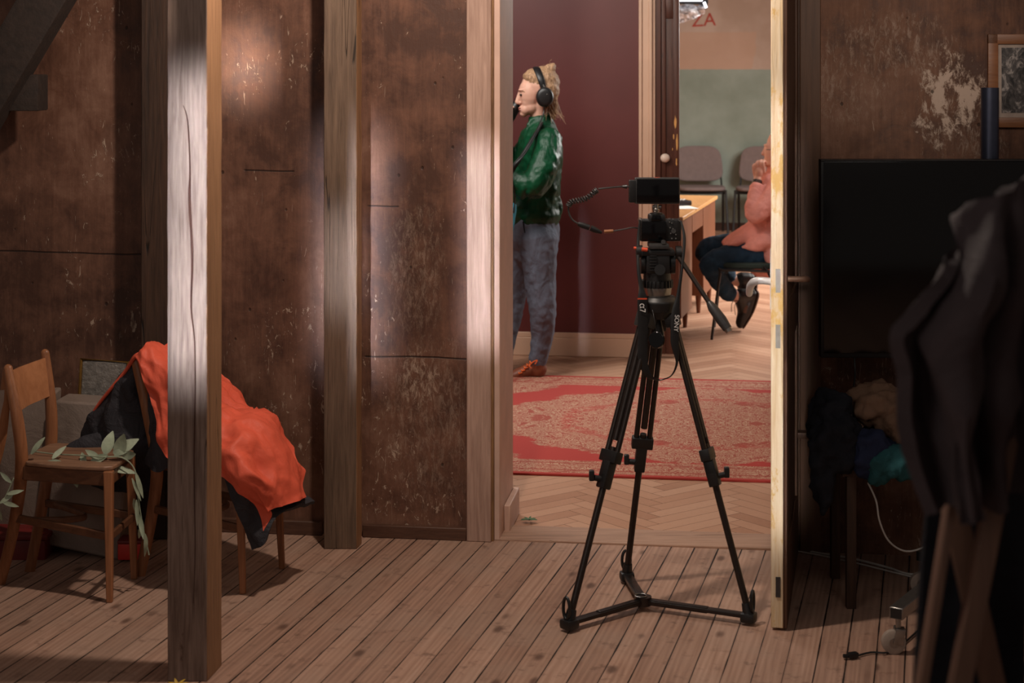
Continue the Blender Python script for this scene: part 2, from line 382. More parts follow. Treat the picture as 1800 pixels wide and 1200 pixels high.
M['silverbrd'] = plain('silver foil board', (136, 130, 124), 0.3, 0.35, 0.25, 60, bump=0.6)
M['darkcloth'] = fabric('black cloth', (30, 30, 36), 0.85, 0.3, 12, 0, 0.6)
M['khaki'] = fabric('khaki cloth', (120, 92, 74), 0.85, 0.2, 10, 0, 0.6)
M['navycloth'] = fabric('navy cloth', (36, 42, 66), 0.85, 0.2, 10, 0, 0.6)
M['tealcloth'] = fabric('teal cloth', (38, 80, 84), 0.85, 0.2, 10, 0, 0.6)
M['purplecoat'] = fabric('dark brown grey coat cloth', (66, 56, 58), 0.85, 0.3, 6, 0, 0.6)
M['fgwood'] = wood('foreground stand wood', (92, 68, 57), (118, 88, 72), 'Z', 40, 0.5, 0.1, cracks=False)
M['whitecable'] = plain('white cable', (190, 184, 178), 0.5)
M['frame'] = wood('picture frame wood', (120, 74, 44), (156, 102, 64), 'X', 40, 0.4, 0.1, cracks=False)
M['mat'] = plain('aged picture mat', (176, 158, 146), 0.7)
M['rubber'] = plain('grey caster rubber', (150, 134, 122), 0.7)
M['graffiti'] = plain('red wall writing', (160, 56, 42), 0.8)
M['porcelain'] = plain('porcelain', (220, 196, 178), 0.25, 0, 0.05)
M['alum'] = plain('white painted handle', (196, 194, 196), 0.35, 0.2, 0.05)
M['bluesteel'] = plain('blued steel tube', (70, 74, 92), 0.35, 0.6, 0.1)
M['foil'] = None

# ------------------------------------------------------------ mesh builder
def frames(pts, ref=None):
    n = len(pts); T = []
    for i in range(n):
        a = pts[max(i-1, 0)]; b = pts[min(i+1, n-1)]
        d = (b-a); T.append(d.normalized() if d.length > 1e-9 else Vector((0, 0, 1)))
    r = Vector(ref) if ref is not None else (Vector((0, 0, 1)) if abs(T[0].z) < 0.9 else Vector((1, 0, 0)))
    X = []
    for i in range(n):
        x = r-T[i]*r.dot(T[i])
        if x.length < 1e-6: x = Vector((0, 1, 0))-T[i]*T[i].y
        x.normalize(); X.append(x)
        if ref is None: r = x
    return T, X
def crom(pts, n):
    pts = [Vector(p) for p in pts]; out = []
    for i in range(len(pts)-1):
        p0 = pts[max(i-1, 0)]; p1 = pts[i]; p2 = pts[i+1]; p3 = pts[min(i+2, len(pts)-1)]
        for k in range(n):
            t = k/n
            out.append(0.5*((2*p1)+(p2-p0)*t+(2*p0-5*p1+4*p2-p3)*t*t+(3*p1-p0-3*p2+p3)*t*t*t))
    out.append(pts[-1]); return out
def lerpl(vals, n):
    out = []
    for i in range(len(vals)-1):
        for k in range(n): out.append(vals[i]+(vals[i+1]-vals[i])*k/n)
    out.append(vals[-1]); return out
class MB:
    def __init__(s): s.v = []; s.f = []
    def add(s, vs, fs):
        o = len(s.v); s.v += [Vector(q) for q in vs]; s.f += [tuple(i+o for i in f) for f in fs]; return s
    def box(s, c, size, rot=None, bev=0.0):
        x, y, z = [q/2 for q in size]; rot = rot or Matrix.Identity(3); c = Vector(c)
        if bev <= 0:
            vs = [rot@Vector((sx*x, sy*y, sz*z))+c for sz in (-1, 1) for sy in (-1, 1) for sx in (-1, 1)]
            return s.add(vs, [(0, 2, 3, 1), (4, 5, 7, 6), (0, 1, 5, 4), (2, 6, 7, 3), (0, 4, 6, 2), (1, 3, 7, 5)])
        bm = bmesh.new(); bmesh.ops.create_cube(bm, size=1)
        for q in bm.verts: q.co = Vector((q.co.x*size[0], q.co.y*size[1], q.co.z*size[2]))
        bmesh.ops.bevel(bm, geom=list(bm.edges), offset=min(bev, min(size)*0.45), segments=2, profile=0.6, affect='EDGES')
        bm.verts.ensure_lookup_table()
        s.add([rot@q.co+c for q in bm.verts], [[q.index for q in f.verts] for f in bm.faces]); bm.free(); return s
    def hexa(s, b, t):   # bottom quad, top quad (4 pts each)
        return s.add(list(b)+list(t), [(3, 2, 1, 0), (4, 5, 6, 7), (0, 1, 5, 4), (1, 2, 6, 5), (2, 3, 7, 6), (3, 0, 4, 7)])
    def tube(s, pts, r, n=12, sm=0, flat=1.0, ref=None, cap=True, flats=None, rnd=False):
        pts = [Vector(p) for p in pts]
        rr = list(r) if isinstance(r, (list, tuple)) else [r]*len(pts)
        ff = flats or [flat]*len(pts)
        if sm: rr = lerpl(rr, sm); ff = lerpl(ff, sm); pts = crom(pts, sm)
        if rnd:   # rounded ends
            T, _ = frames(pts)
            hp, hr, hf = [], [], []
            for q in (0.05, 0.35, 0.7, 0.92):
                a = math.acos(1-q) if False else q*PI/2
                hp.append(pts[0]-T[0]*rr[0]*math.cos(a)); hr.append(rr[0]*math.sin(a)); hf.append(ff[0])
            tp, tr, tf = [], [], []
            for q in (0.92, 0.7, 0.35, 0.05):
                a = q*PI/2
                tp.append(pts[-1]+T[-1]*rr[-1]*math.cos(a)); tr.append(rr[-1]*math.sin(a)); tf.append(ff[-1])
            pts = hp+pts+tp; rr = hr+rr+tr; ff = hf+ff+tf
        T, X = frames(pts, ref); vs = []
        for p, t_, x, q, fl in zip(pts, T, X, rr, ff):
            y = t_.cross(x)
            for k in range(n):
                a = 2*PI*k/n; vs.append(p+x*math.cos(a)*q+y*math.sin(a)*q*fl)
        fs = []
        for i in range(len(pts)-1):
            for k in range(n):
                k2 = (k+1) % n; fs.append((i*n+k, i*n+k2, (i+1)*n+k2, (i+1)*n+k))
        if cap: fs.append(tuple(range(n))[::-1]); fs.append(tuple((len(pts)-1)*n+k for k in range(n)))
        return s.add(vs, fs)
    def ell(s, c, r, rot=None, n=16, m=10):
        rot = rot or Matrix.Identity(3); c = Vector(c); vs = [rot@Vector((0, 0, -r[2]))+c]
        for i in range(1, m):
            a = -PI/2+PI*i/m
            for k in range(n):
                b = 2*PI*k/n; vs.append(rot@Vector((r[0]*math.cos(a)*math.cos(b), r[1]*math.cos(a)*math.sin(b), r[2]*math.sin(a)))+c)
        vs.append(rot@Vector((0, 0, r[2]))+c); fs = [(0, 1+(k+1) % n, 1+k) for k in range(n)]
        for i in range(m-2):
            for k in range(n):
                k2 = (k+1) % n; fs.append((1+i*n+k, 1+i*n+k2, 1+(i+1)*n+k2, 1+(i+1)*n+k))
        L = len(vs)-1; fs += [(L, 1+(m-2)*n+k, 1+(m-2)*n+(k+1) % n) for k in range(n)]
        return s.add(vs, fs)
    def bar(s, a, b, w_, d, ref=(0, 1, 0), bev=0.0):
        a, b = Vector(a), Vector(b); z = (b-a).normalized(); y = Vector(ref); y = (y-z*y.dot(z)).normalized(); x = y.cross(z)
        return s.box((a+b)/2, (w_, d, (b-a).length), Matrix((x, y, z)).transposed(), bev)
    def cyl(s, a, b, r, n=20, r2=None):
        return s.tube([a, b], [r, r if r2 is None else r2], n)
    def prism(s, poly, off):   # polygon extruded along vector
        n = len(poly); off = Vector(off)
        return s.add(list(poly)+[Vector(p)+off for p in poly], [tuple(range(n))[::-1], tuple(range(n, 2*n))]+[(k, (k+1) % n, n+(k+1) % n, n+k) for k in range(n)])
    def sheet(s, rows, nu=6, nv=6, amp=0.0, sc=8.0, seed=0.0, thick=0.004):
        rows = [crom(r_, nu) for r_ in rows]; nc = len(rows[0])
        cols = [crom([r_[c] for r_ in rows], nv) for c in range(nc)]; nr = len(cols[0])
        g = [[cols[c][r_].copy() for c in range(nc)] for r_ in range(nr)]
        nm = [[None]*nc for _ in range(nr)]
        for i in range(nr):
            for j in range(nc):
                a = g[min(i+1, nr-1)][j]-g[max(i-1, 0)][j]; b = g[i][min(j+1, nc-1)]-g[i][max(j-1, 0)]
                q = a.cross(b); nm[i][j] = q.normalized() if q.length > 1e-9 else Vector((0, -1, 0))
        top, bot = [], []
        for i in range(nr):
            for j in range(nc):
                p = g[i][j]; w1 = Vector((p.x*sc+0.5*p.z*sc, p.y*sc, p.z*sc*0.45)); e_ = noise.noise(w1*1.5+Vector((seed, seed, 3)))
                d = amp*(0.7*noise.noise(p*sc*0.8+Vector((seed, 0, 0)))+0.7*(0.35-abs(e_)*2)+0.18*(0.3-2*abs(noise.noise(w1*3.7+Vector((1, seed, 0))))))
                q = p+nm[i][j]*d; top.append(q+nm[i][j]*thick/2); bot.append(q-nm[i][j]*thick/2)
        N = nr*nc; fs = []
        for i in range(nr-1):
            for j in range(nc-1):
                a, b, c, d = i*nc+j, i*nc+j+1, (i+1)*nc+j+1, (i+1)*nc+j
                fs.append((a, b, c, d)); fs.append((N+d, N+c, N+b, N+a))
        rim = [j for j in range(nc)]+[i*nc+nc-1 for i in range(1, nr)]+[(nr-1)*nc+j for j in range(nc-2, -1, -1)]+[i*nc for i in range(nr-2, 0, -1)]
        for k in range(len(rim)):
            a, b = rim[k], rim[(k+1) % len(rim)]; fs.append((a, N+a, N+b, b))
        return s.add(top+bot, fs)
    def build(s, name, mat, parent=None, smooth=0.7, bevel=0.0, remesh=0.0, sub=0, disp=0.0, dscale=0.1, smo=0):
        off = Vector((0, 0, 0)); q = parent
        while q is not None: off += q.location; q = q.parent
        me = bpy.data.meshes.new(name); me.from_pydata([tuple(v-off) for v in s.v], [], s.f); me.update()
        bm = bmesh.new(); bm.from_mesh(me)
        if not remesh: bmesh.ops.recalc_face_normals(bm, faces=bm.faces)
        bm.to_mesh(me); bm.free()
        o = bpy.data.objects.new(name, me); COL.objects.link(o)
        if mat is not None: me.materials.append(M[mat] if isinstance(mat, str) else mat)
        if smooth:
            for p in me.polygons: p.use_smooth = True
            if not remesh: me.set_sharp_from_angle(angle=smooth)
        if bevel:
            b = o.modifiers.new('bevel', 'BEVEL'); b.width = bevel; b.segments = 2; b.limit_method = 'ANGLE'
        if remesh:
            r = o.modifiers.new('remesh', 'REMESH'); r.mode = 'VOXEL'; r.voxel_size = remesh; r.use_smooth_shade = True
            if smo: k = o.modifiers.new('smooth', 'SMOOTH'); k.factor = 0.5; k.iterations = smo
        if sub: k = o.modifiers.new('sub', 'SUBSURF'); k.levels = sub; k.render_levels = sub
        if disp:
            tx = bpy.data.textures.new(name+'_folds', 'CLOUDS'); tx.noise_scale = dscale; tx.noise_depth = 2
            k = o.modifiers.new('folds', 'DISPLACE'); k.texture = tx; k.strength = disp; k.mid_level = 0.5; k.texture_coords = 'LOCAL'
        if parent is not None: o.parent = parent
        return o
def tag(o, label, cat, group=None):
    o['label'] = label; o['category'] = cat
    if group: o['group'] = group
    return o
def empty(name, loc, label, cat, group=None):
    o = bpy.data.objects.new(name, None); COL.objects.link(o); o.location = loc; o.empty_display_size = 0.1
    return tag(o, label, cat, group)
def struct(mb, name, mat, parent=None, **k):
    o = mb.build(name, mat, parent, **k)
    if parent is None: o['kind'] = 'structure'
    return o
def text3d(body, size, mat, loc, xdir, ydir, depth=0.0006, name='lettering', parent=None):
    c = bpy.data.curves.new(name, 'FONT'); c.body = body; c.size = size; c.extrude = depth; c.align_x = 'CENTER'; c.align_y = 'CENTER'
    o = bpy.data.objects.new(name, c); COL.objects.link(o)
    x = Vector(xdir).normalized(); y = Vector(ydir).normalized(); z = x.cross(y)
    mt = Matrix((x, y, z)).transposed().to_4x4()
    dg = bpy.context.evaluated_depsgraph_get(); me = bpy.data.meshes.new_from_object(o.evaluated_get(dg))
    bpy.data.objects.remove(o)
    mt.translation = Vector(loc); me.transform(mt)
    off = Vector((0, 0, 0)); q = parent
    while q is not None: off += q.location; q = q.parent
    me.transform(Matrix.Translation(-off)); me.materials.clear(); me.materials.append(M[mat])
    o = bpy.data.objects.new(name, me); COL.objects.link(o); o.parent = parent
    return o
# ============================================================ SETTING
def wallbox(name, mat, u0, u1, v0, v1, z0, z1, parent=None, **k):
    b = [R(u0, v0, z0), R(u1, v0, z0), R(u1, v1, z0), R(u0, v1, z0)]
    t = [R(u0, v0, z1), R(u1, v0, z1), R(u1, v1, z1), R(u0, v1, z1)]
    return struct(MB().hexa(b, t), name, mat, parent, **k)
WT = 0.34      # thickness of the timber wall
uL = U(868, 0); uR = U(1399, 0)
wallL = oldwall('old brown wall left', (108, 73, 57), (74, 47, 36), (138, 102, 84), (190, 165, 145),
    spots=[(-0.325, 0.56, 0.13, 0.18, 1.1), (-0.30, 0.42, 0.28, 0.5, 0.42), (-0.34, 0.95, 0.16, 0.45, 0.4)],
    seams=[(0.995, -2.6, -1.26), (1.30, -0.97, -0.78), (0.64, -0.53, -0.15), (1.18, -0.52, -0.40)])
wallR = oldwall('old brown wall right', (122, 84, 64), (80, 50, 37), (154, 118, 99), (198, 172, 154),
    spots=[(1.50, 1.57, 0.19, 0.27, 3.4), (1.30, 1.75, 0.35, 0.2, 0.7), (1.15, 1.62, 0.25, 0.25, 0.6), (1.6, 1.42, 0.15, 0.12, 0.8)])
wallbox('wall_left', wallL, -3.2, uL, 0, WT, 0, 2.9)
wallbox('wall_right', wallR, uR+0.012, 3.2, 0, WT, 0, 2.9)
# planed boards that line the opening (jambs)
wallbox('trim_1', 'jamb', uL, uL+0.022, 0.0, WT+0.02, 0, 2.6, bevel=0.003)
wallbox('trim_2', 'trim', U(820, -0.025), U(863, -0.025), -0.025, 0, 0, 2.6, bevel=0.003)
wallbox('trim_3', 'groove', U(863, -0.012), uL+0.001, -0.012, 0, 0, 2.6)
wallbox('trim_4', 'casing', U(1406, -0.02), U(1443, -0.02), -0.02, 0, 0, 2.6, bevel=0.003)
wallbox('trim_5', 'casing', uR-0.02, uR+0.012, 0.02, WT+0.02, 0, 2.6)
wallbox('trim_6', 'doorbrown', U(1396, 0.0), U(1405, 0.0), -0.012, 0.02, 0, 2.6)
wallbox('trim_7', 'jamb', uL+0.0225, uL+0.045, 0.10, WT+0.03, 0, 0.10, bevel=0.004)
# skirting under the left wall, in two runs between the posts
wallbox('baseboard_left', 'skirt', U(300, -0.02), U(566, -0.02), -0.022, 0, 0.0, 0.05, bevel=0.003)
wallbox('baseboard_near_door', 'skirt', U(637, -0.02), U(820, -0.02), -0.022, 0, 0.0, 0.045, bevel=0.003)
wallbox('baseboard_far_left', 'skirt', -3.2, U(300, -0.02)-0.002, -0.022, 0, 0.0, 0.05, bevel=0.003)
# floors
fl = MB().hexa([(-4, -1.5, -0.05), (4, -1.5, -0.05), R(4, 0.0, -0.05), R(-4, 0.0, -0.05)], [(-4, -1.5, 0), (4, -1.5, 0), R(4, 0.0, 0), R(-4, 0.0, 0)])
struct(fl, 'floor', 'floor', smooth=0)
wallbox('trim_8', 'thresh', uL+0.0, uR+0.0, 0.0, 0.185, -0.03, 0.008, bevel=0.004)
def parquet(name, u0, u1, v0, v1):
    W, n = 0.07, 6; L = W*n; g = 0.0009
    vs, fs, rn = [], [], []
    c45, s45 = math.cos(PI/4), math.sin(PI/4)
    def add(x0, y0, x1, y1):
        cx, cy = (x0+x1)/2, (y0+y1)/2
        qu = cx*c45-cy*s45; qv = cx*s45+cy*c45
        if not (u0-0.2 < qu+uc < u1+0.2 and v0-0.175 < qv+vc < v1+0.2): return
        if qv+vc > VR+VT and qu+uc < 0.2: return
        P4 = []
        for (x, y) in ((x0+g, y0+g), (x1-g, y0+g), (x1-g, y1-g), (x0+g, y1-g)):
            a = x*c45-y*s45+uc; b = x*s45+y*c45+vc
            P4.append(R(a, b, -0.0008))
        if len({(round(p.x, 4), round(p.y, 4)) for p in P4}) < 3: return
        o = len(vs); vs.extend(P4); fs.append((o, o+1, o+2, o+3)); rn.append(random.random())
    uc, vc = (u0+u1)/2, (v0+v1)/2
    K = int(max(u1-u0, v1-v0)/W)+20
    for i in range(-K, K):
        for j in range(-int(K/n), int(K/n)+1):
            ox, oy = i*W+j*2*L, i*W
            if abs(oy) > (u1-u0+v1-v0): continue
            add(ox, oy, ox+L, oy+W); add(ox, oy+W, ox+W, oy+W+L)
    me = bpy.data.meshes.new(name); me.from_pydata([tuple(v) for v in vs], [], fs)
    at = me.attributes.new('plank', 'FLOAT', 'FACE'); at.data.foreach_set('value', rn)
    me.materials.append(M['parquet'])
    o = bpy.data.objects.new(name, me); COL.objects.link(o); o['kind'] = 'structure'
    for p in me.polygons:
        if p.normal.z < 0: p.flip()
    return o
VR = 3.86; VT = 0.25     # red wall plane and thickness
parquet('floor_parquet', -1.2, 3.4, 0.18, 11.5)
wallbox('floor_base', 'gapdark', -2.6, 5.2, 0.0, 11.7, -0.06, -0.0018)
# middle room
uo = U(1158, VR)
uc0, uc1 = U(1123, VR-0.02), U(1150, VR-0.02)
redhole = MB().hexa([R(-2.6, VR), R(uo-0.005, VR), R(uo-0.005, VR+VT), R(-2.6, VR+VT)], [R(-2.6, VR, 2.9), R(uo-0.005, VR, 2.9), R(uo-0.005, VR+VT, 2.9), R(-2.6, VR+VT, 2.9)])
struct(redhole, 'wall_red', 'redwall', smooth=0)
wallbox('wall_red_right', 'redwall', uo+1.25, 5.2, VR, VR+VT, 0, 2.9)
wallbox('wall_middle_left', 'redwall', -2.7, -2.6, WT, VR+VT, 0, 2.9)
wallbox('wall_middle_right', 'redwall', 3.3, 3.4, WT, VR, 0, 2.9)
# profiled skirting of the red wall
for nm, va, z0, z1 in (('baseboard_middle', 0.018, 0, 0.105), ('baseboard_middle_cap', 0.011, 0.105, 0.135)):
    wallbox(nm, 'creampaint', -2.6, uc0-0.001, VR-va, VR, z0, z1, bevel=0.003)
# door casing, fluted: three steps
cas = [(uc0, uc0+0.018, 0.030), (uc0+0.018, uc1-0.030, 0.020), (uc1-0.030, uc1-0.012, 0.030), (uc1-0.012, uo-0.02, 0.014)]
for i, (a, b, d) in enumerate(cas):
    wallbox('trim_%d' % (9+i), 'creampaint', a, b, VR-d, VR, 0, 2.6, bevel=0.003)
wallbox('trim_13', 'brownpaint', uo-0.022, uo+0.012, VR-0.004, VR+VT+0.01, 0, 2.6, bevel=0.002)
wallbox('trim_14', 'creampaint', uo+1.22, uo+1.32, VR-0.03, VR, 0, 2.6, bevel=0.003)
# narrow fixed leaf of the brown double door with its porcelain knob
ue = U(1194, VR+0.02)
d2 = MB(); um = (uo+ue)/2+0.006
def rbox(mb, u0, u1, v0, v1, z0, z1, bev=0.0):
    c = R((u0+u1)/2, (v0+v1)/2, (z0+z1)/2); return mb.box(c, (u1-u0, v1-v0, z1-z0), RM, bev)
rbox(d2, uo+0.012, ue, VR+0.02, VR+0.065, 0.02, 2.58, 0.003)
rbox(d2, uo+0.012, uo+0.040, VR+0.008, VR+0.02, 0.02, 2.58, 0.003)
rbox(d2, ue-0.034, ue, VR+0.010, VR+0.02, 0.02, 2.58, 0.003)
rbox(d2, uo+0.040, ue-0.034, VR+0.012, VR+0.02, 0.02, 0.30, 0.003)
rbox(d2, uo+0.040, ue-0.034, VR+0.012, VR+0.02, 1.95, 2.1, 0.003)
door2 = struct(d2, 'door_2', 'brownpaint')
kn = P(1168, 277, FPX*1.0/304.5)
MB().cyl(kn+Vector((0, 0.03, 0)), kn+Vector((0, -0.03, 0)), 0.008, 12).ell(kn+Vector((0, -0.045, 0)), (0.028, 0.022, 0.026)).build('knob', 'porcelain', door2)
ch_ = MB()
for (x, y, w_, h_) in ((1187, 215, 4, 24), (1190, 250, 3, 30), (1184, 240, 2, 10), (1189, 285, 2.5, 14), (1182, 262, 1.5, 5)):
    vv_ = VR+(0.0095 if x > 1183.5 else 0.0115); c_ = R(U(x, vv_), vv_); c_.z = CAMH-(y-HY)*c_.y/FPX
    pl = [c_+Vector((w_/304.5/2*math.cos(q)*random.uniform(0.6, 1.2), 0, h_/304.5/2*math.sin(q)*random.uniform(0.8, 1.1))) for q in [2*PI*i/11 for i in range(11)]]
    pl = [RM@(q-c_)+c_ for q in pl]
    ch_.prism(pl, (0, -0.0008, 0))
co_ = ch_.build('paint_chips', 'chipwood', door2, smooth=0)
# far room
def farwall():
    t = NT('two tone painted wall'); v = t.mapping(); s = t.sep(v)
    n = t.noise(v, 1.6, 4, 0.6); n2 = t.noise(v, 20, 3)
    gr = t.ramp(n, [(0.35, lin(118, 126, 112)), (0.65, lin(140, 148, 136))])
    be = t.ramp(n, [(0.40, lin(160, 134, 116)), (0.62, lin(176, 152, 136))])
    # repaired patch left of the writing, slightly more orange
    edge = t.mth('ADD', s[2], t.mth('MULTIPLY', t.mth('SUBTRACT', n2, 0.5), 0.012))
    col = t.mix(t.mth('GREATER_THAN', edge, 1.64), gr, be)
    pt = t.mth('MULTIPLY', t.mth('LESS_THAN', t.mth('ADD', s[0], t.mth('MULTIPLY', n, 0.3)), 2.62), t.mth('MULTIPLY', t.mth('GREATER_THAN', edge, 1.64), t.mth('LESS_THAN', edge, 2.02)))
    col = t.mix(t.mth('MULTIPLY', pt, 0.6), col, lin(176, 138, 114))
    t.bump(n2, 0.05, 0.004)
    return t.fin(col, 0.6, 0, 0.3)
VB = 11.55
wallbox('wall_back', farwall(), -1.2, 5.2, VB, VB+0.1, 0, 3.2)
wallbox('wall_far_left', 'creampaint', -0.6, -0.5, VR+VT, VB, 0, 3.2)
wallbox('baseboard_back', 'gapdark', -0.5, 5.2, VB-0.015, VB, 0, 0.08)
ZB = R(1.9, VB).y
zz = FPX/ZB
def BW(px, py):  # point on the far wall
    u = U(px, VB-0.004); p = R(u, VB-0.004); return Vector((p.x, p.y, CAMH-(py-HY)*p.y/FPX))
wr = text3d('ZA', 0.19, 'graffiti', BW(1237, 36), (CA, -SA, 0.06), (0, 0, 1), 0.001, 'wall_writing')
tag(wr, 'faded red letters ZA painted high on the beige far wall', 'wall writing')

# ============================================================ POSTS AND BEAMS
def post(name, label, pxl, pxe, pxr, Z, Zr, mat, matside, ztop=2.9, crack=None, zbot=0.0):
    """front face from pxl to pxe at depth Z, right side face recedes to pxr at Zr"""
    a = P(pxl, 500, Z); b = P(pxe, 500, Z); c = P(pxr, 500, Zr)
    d = Vector((a.x+(c.x-b.x), a.y+(c.y-b.y), 0))
    n = 60; mb = MB(); quad = [a, b, c, d]; vs = []
    for i in range(n+1):
        z = zbot+(ztop-zbot)*i/n
        for k, q in enumerate(quad):
            jx = 0.0018*noise.noise(Vector((k*7, z*9, len(label)))); jy = 0.0018*noise.noise(Vector((k*3+40, z*9, 1)))
            vs.append((q.x+jx, q.y+jy, z))
    fs = [(3, 2, 1, 0), (4*n, 4*n+1, 4*n+2, 4*n+3)]
    for i in range(n):
        for k in range(4):
            k2 = (k+1) % 4; fs.append((4*i+k, 4*i+k2, 4*i+4+k2, 4*i+4+k))
    mb.add(vs, fs); o = mb.build(name, mat, smooth=0.6, bevel=0.003)
    o.data.materials.append(M[matside])
    for i in range(n):
        o.data.polygons[2+i*4+1].material_index = 1
    return tag(o, label, 'post')
p1 = post('timber_post', 'split grey timber post standing in the foreground before the orange jacket', 294, 364, 390, 4.655, 4.78, 'post', 'lampside')
# drying crack down the face of the foreground post
ck = []
for (x, y) in ((322, 185), (330, 215), (334, 300), (333, 350), (338, 450), (336, 540), (342, 600), (343, 700), (341, 820), (343, 960), (340, 1060)):
    ck.append(P(x, y, 4.654))
M['crack'] = plain('dark crack', (58, 26, 14), 0.9)
MB().tube(ck, [0.0008, 0.0018, 0.002, 0.0038, 0.003, 0.0022, 0.0016, 0.0018, 0.0014, 0.001, 0.0006], 8, 4, 0.5).build('crack', 'crack', p1)
post('timber_post', 'dark brown timber post against the wall beside the orange jacket', 569, 627, 636, 5.93, 6.00, 'post2', 'lampside')
pb = post('timber_post', 'darkest timber post on the wall behind the foreground post', 248, 300, 302, 6.05, 6.16, 'postdark', 'postdark')
# roof brace and beam stub top left
a, b = P(-45, 215, 5.95), P(130, -80, 5.95)
tag(MB().bar(a, b, 0.15, 0.14, bev=0.006).build('roof_brace', 'brace'), 'dark slanting roof brace in the top left corner', 'beam')
bs = MB(); bs.box((P(0, 163, 5.99)+P(67, 163, 5.99))/2+Vector((-0.3, 0.06, 0)), (0.137+0.6, 0.13, 0.128), None, 0.006)
tag(bs.build('beam_stub', 'brace'), 'dark horizontal beam end under the slanting brace on the left wall', 'beam')

# ============================================================ OPEN DOOR (edge towards the camera)
ne = P(1354, 600, 5.06); nr = P(1379, 600, 5.07); fr = P(1399.5, 600, 5.90)
dirv = (Vector((fr.x-nr.x, fr.y-nr.y, 0))).normalized(); nrm = Vector((-dirv.y, dirv.x, 0)); LEN = (Vector((fr.x-nr.x, fr.y-nr.y))).length
th = 0.040; base = Vector((nr.x, nr.y, 0))
def D(a, b, z): return base+dirv*a+nrm*b+Vector((0, 0, z))       # a along leaf, b to the left through thickness
def dbox(mb, a0, a1, b0, b1, z0, z1): return mb.hexa([D(a0, b0, z0), D(a0, b1, z0), D(a1, b1, z0), D(a1, b0, z0)], [D(a0, b0, z1), D(a0, b1, z1), D(a1, b1, z1), D(a1, b0, z1)])
dm = MB(); dbox(dm, 0, LEN, 0.004, th, 0.008, 2.35)
door1 = struct(dm, 'door_1', 'cream', bevel=0.002)
dp = MB(); dbox(dp, 0.0, LEN, 0.0, 0.004, 0.008, 2.35)
for z0, z1 in ((0.008, 0.22), (0.80, 0.95), (1.95, 2.12)): dbox(dp, 0.0, LEN, -0.008, 0.0, z0, z1)
for a0, a1 in ((0.0, 0.11), (LEN-0.11, LEN)): dbox(dp, a0, a1, -0.008, 0.0, 0.22, 2.35)
dp.build('brown_face', 'doorbrown', door1, bevel=0.0015)['label'] = 'brown face of the door leaf'
zh = 1.04
for (z0, z1, nm) in ((zh-0.035, zh+0.035, 'latch_plate'), (0.84, 0.91, 'lock_plate'), (0.10, 0.16, 'lower_latch')):
    lp = MB(); dbox(lp, -0.0025, 0.002, 0.012, 0.026, z0, z1); lp.build(nm, 'steel' if nm != 'lower_latch' else 'dkgrey', door1)
lp = MB(); dbox(lp, 0.03, 0.085, th, th+0.004, zh-0.09, zh+0.09); hp = lp.build('handle_plate', 'alum', door1)
hb = [D(0.055, th, zh), D(0.055, th+0.045, zh), D(0.062, th+0.062, zh-0.002), D(0.10, th+0.066, zh-0.008), D(0.16, th+0.062, zh-0.02)]
MB().tube([P(1357, 495, 5.10), P(1338, 493, 5.11), P(1326, 495, 5.13), P(1319, 503, 5.17), P(1317, 516, 5.22)], [0.011, 0.011, 0.012, 0.012, 0.010], 14, 5, rnd=True).build('handle', 'alum', door1)
hb = [D(0.055, 0, zh), D(0.055, -0.045, zh), D(0.065, -0.060, zh), D(0.12, -0.064, zh-0.008)]
MB().tube(hb, [0.009, 0.009, 0.010, 0.009], 12, 5, rnd=True).build('handle', 'handlebrown', door1)
# little catch on the frame
MB().box(R(U(1408, -0.05), -0.045, 0.415), (0.05, 0.05, 0.02), RM, 0.003).build('hinge_catch', 'doorbrown', door1)

# ============================================================ RUG
hl, hw = 1.62, 1.105
M['rug'] = rugmat('red oriental rug', hl, hw)
rc = R(0.64, 0.968+hw, 0)
rg = MB(); nx, ny = 60, 40; vs = []
for j in range(ny+1):
    for i in range(nx+1):
        x = -hl+2*hl*i/nx; y = -hw+2*hw*j/ny
        vs.append((x, y, 0.007+0.0015*noise.noise(Vector((x*2.5, y*2.5, 0)))))
fs = [(j*(nx+1)+i, j*(nx+1)+i+1, (j+1)*(nx+1)+i+1, (j+1)*(nx+1)+i) for j in range(ny) for i in range(nx)]
rg.add(vs, fs)
rim = [(-hl, -hw), (hl, -hw), (hl, hw), (-hl, hw)]
for k in range(4):
    a, b = rim[k], rim[(k+1) % 4]
    rg.add([(a[0], a[1], 0.0005), (b[0], b[1], 0.0005), (b[0], b[1], 0.008), (a[0], a[1], 0.008)], [(0, 1, 2, 3)])
ro = rg.build('oriental_rug', 'rug', smooth=0.5); ro.location = rc; ro.rotation_euler = (0, 0, -ANG-0.006)
tag(ro, 'red and beige oriental rug with a floral medallion on the parquet', 'rug')

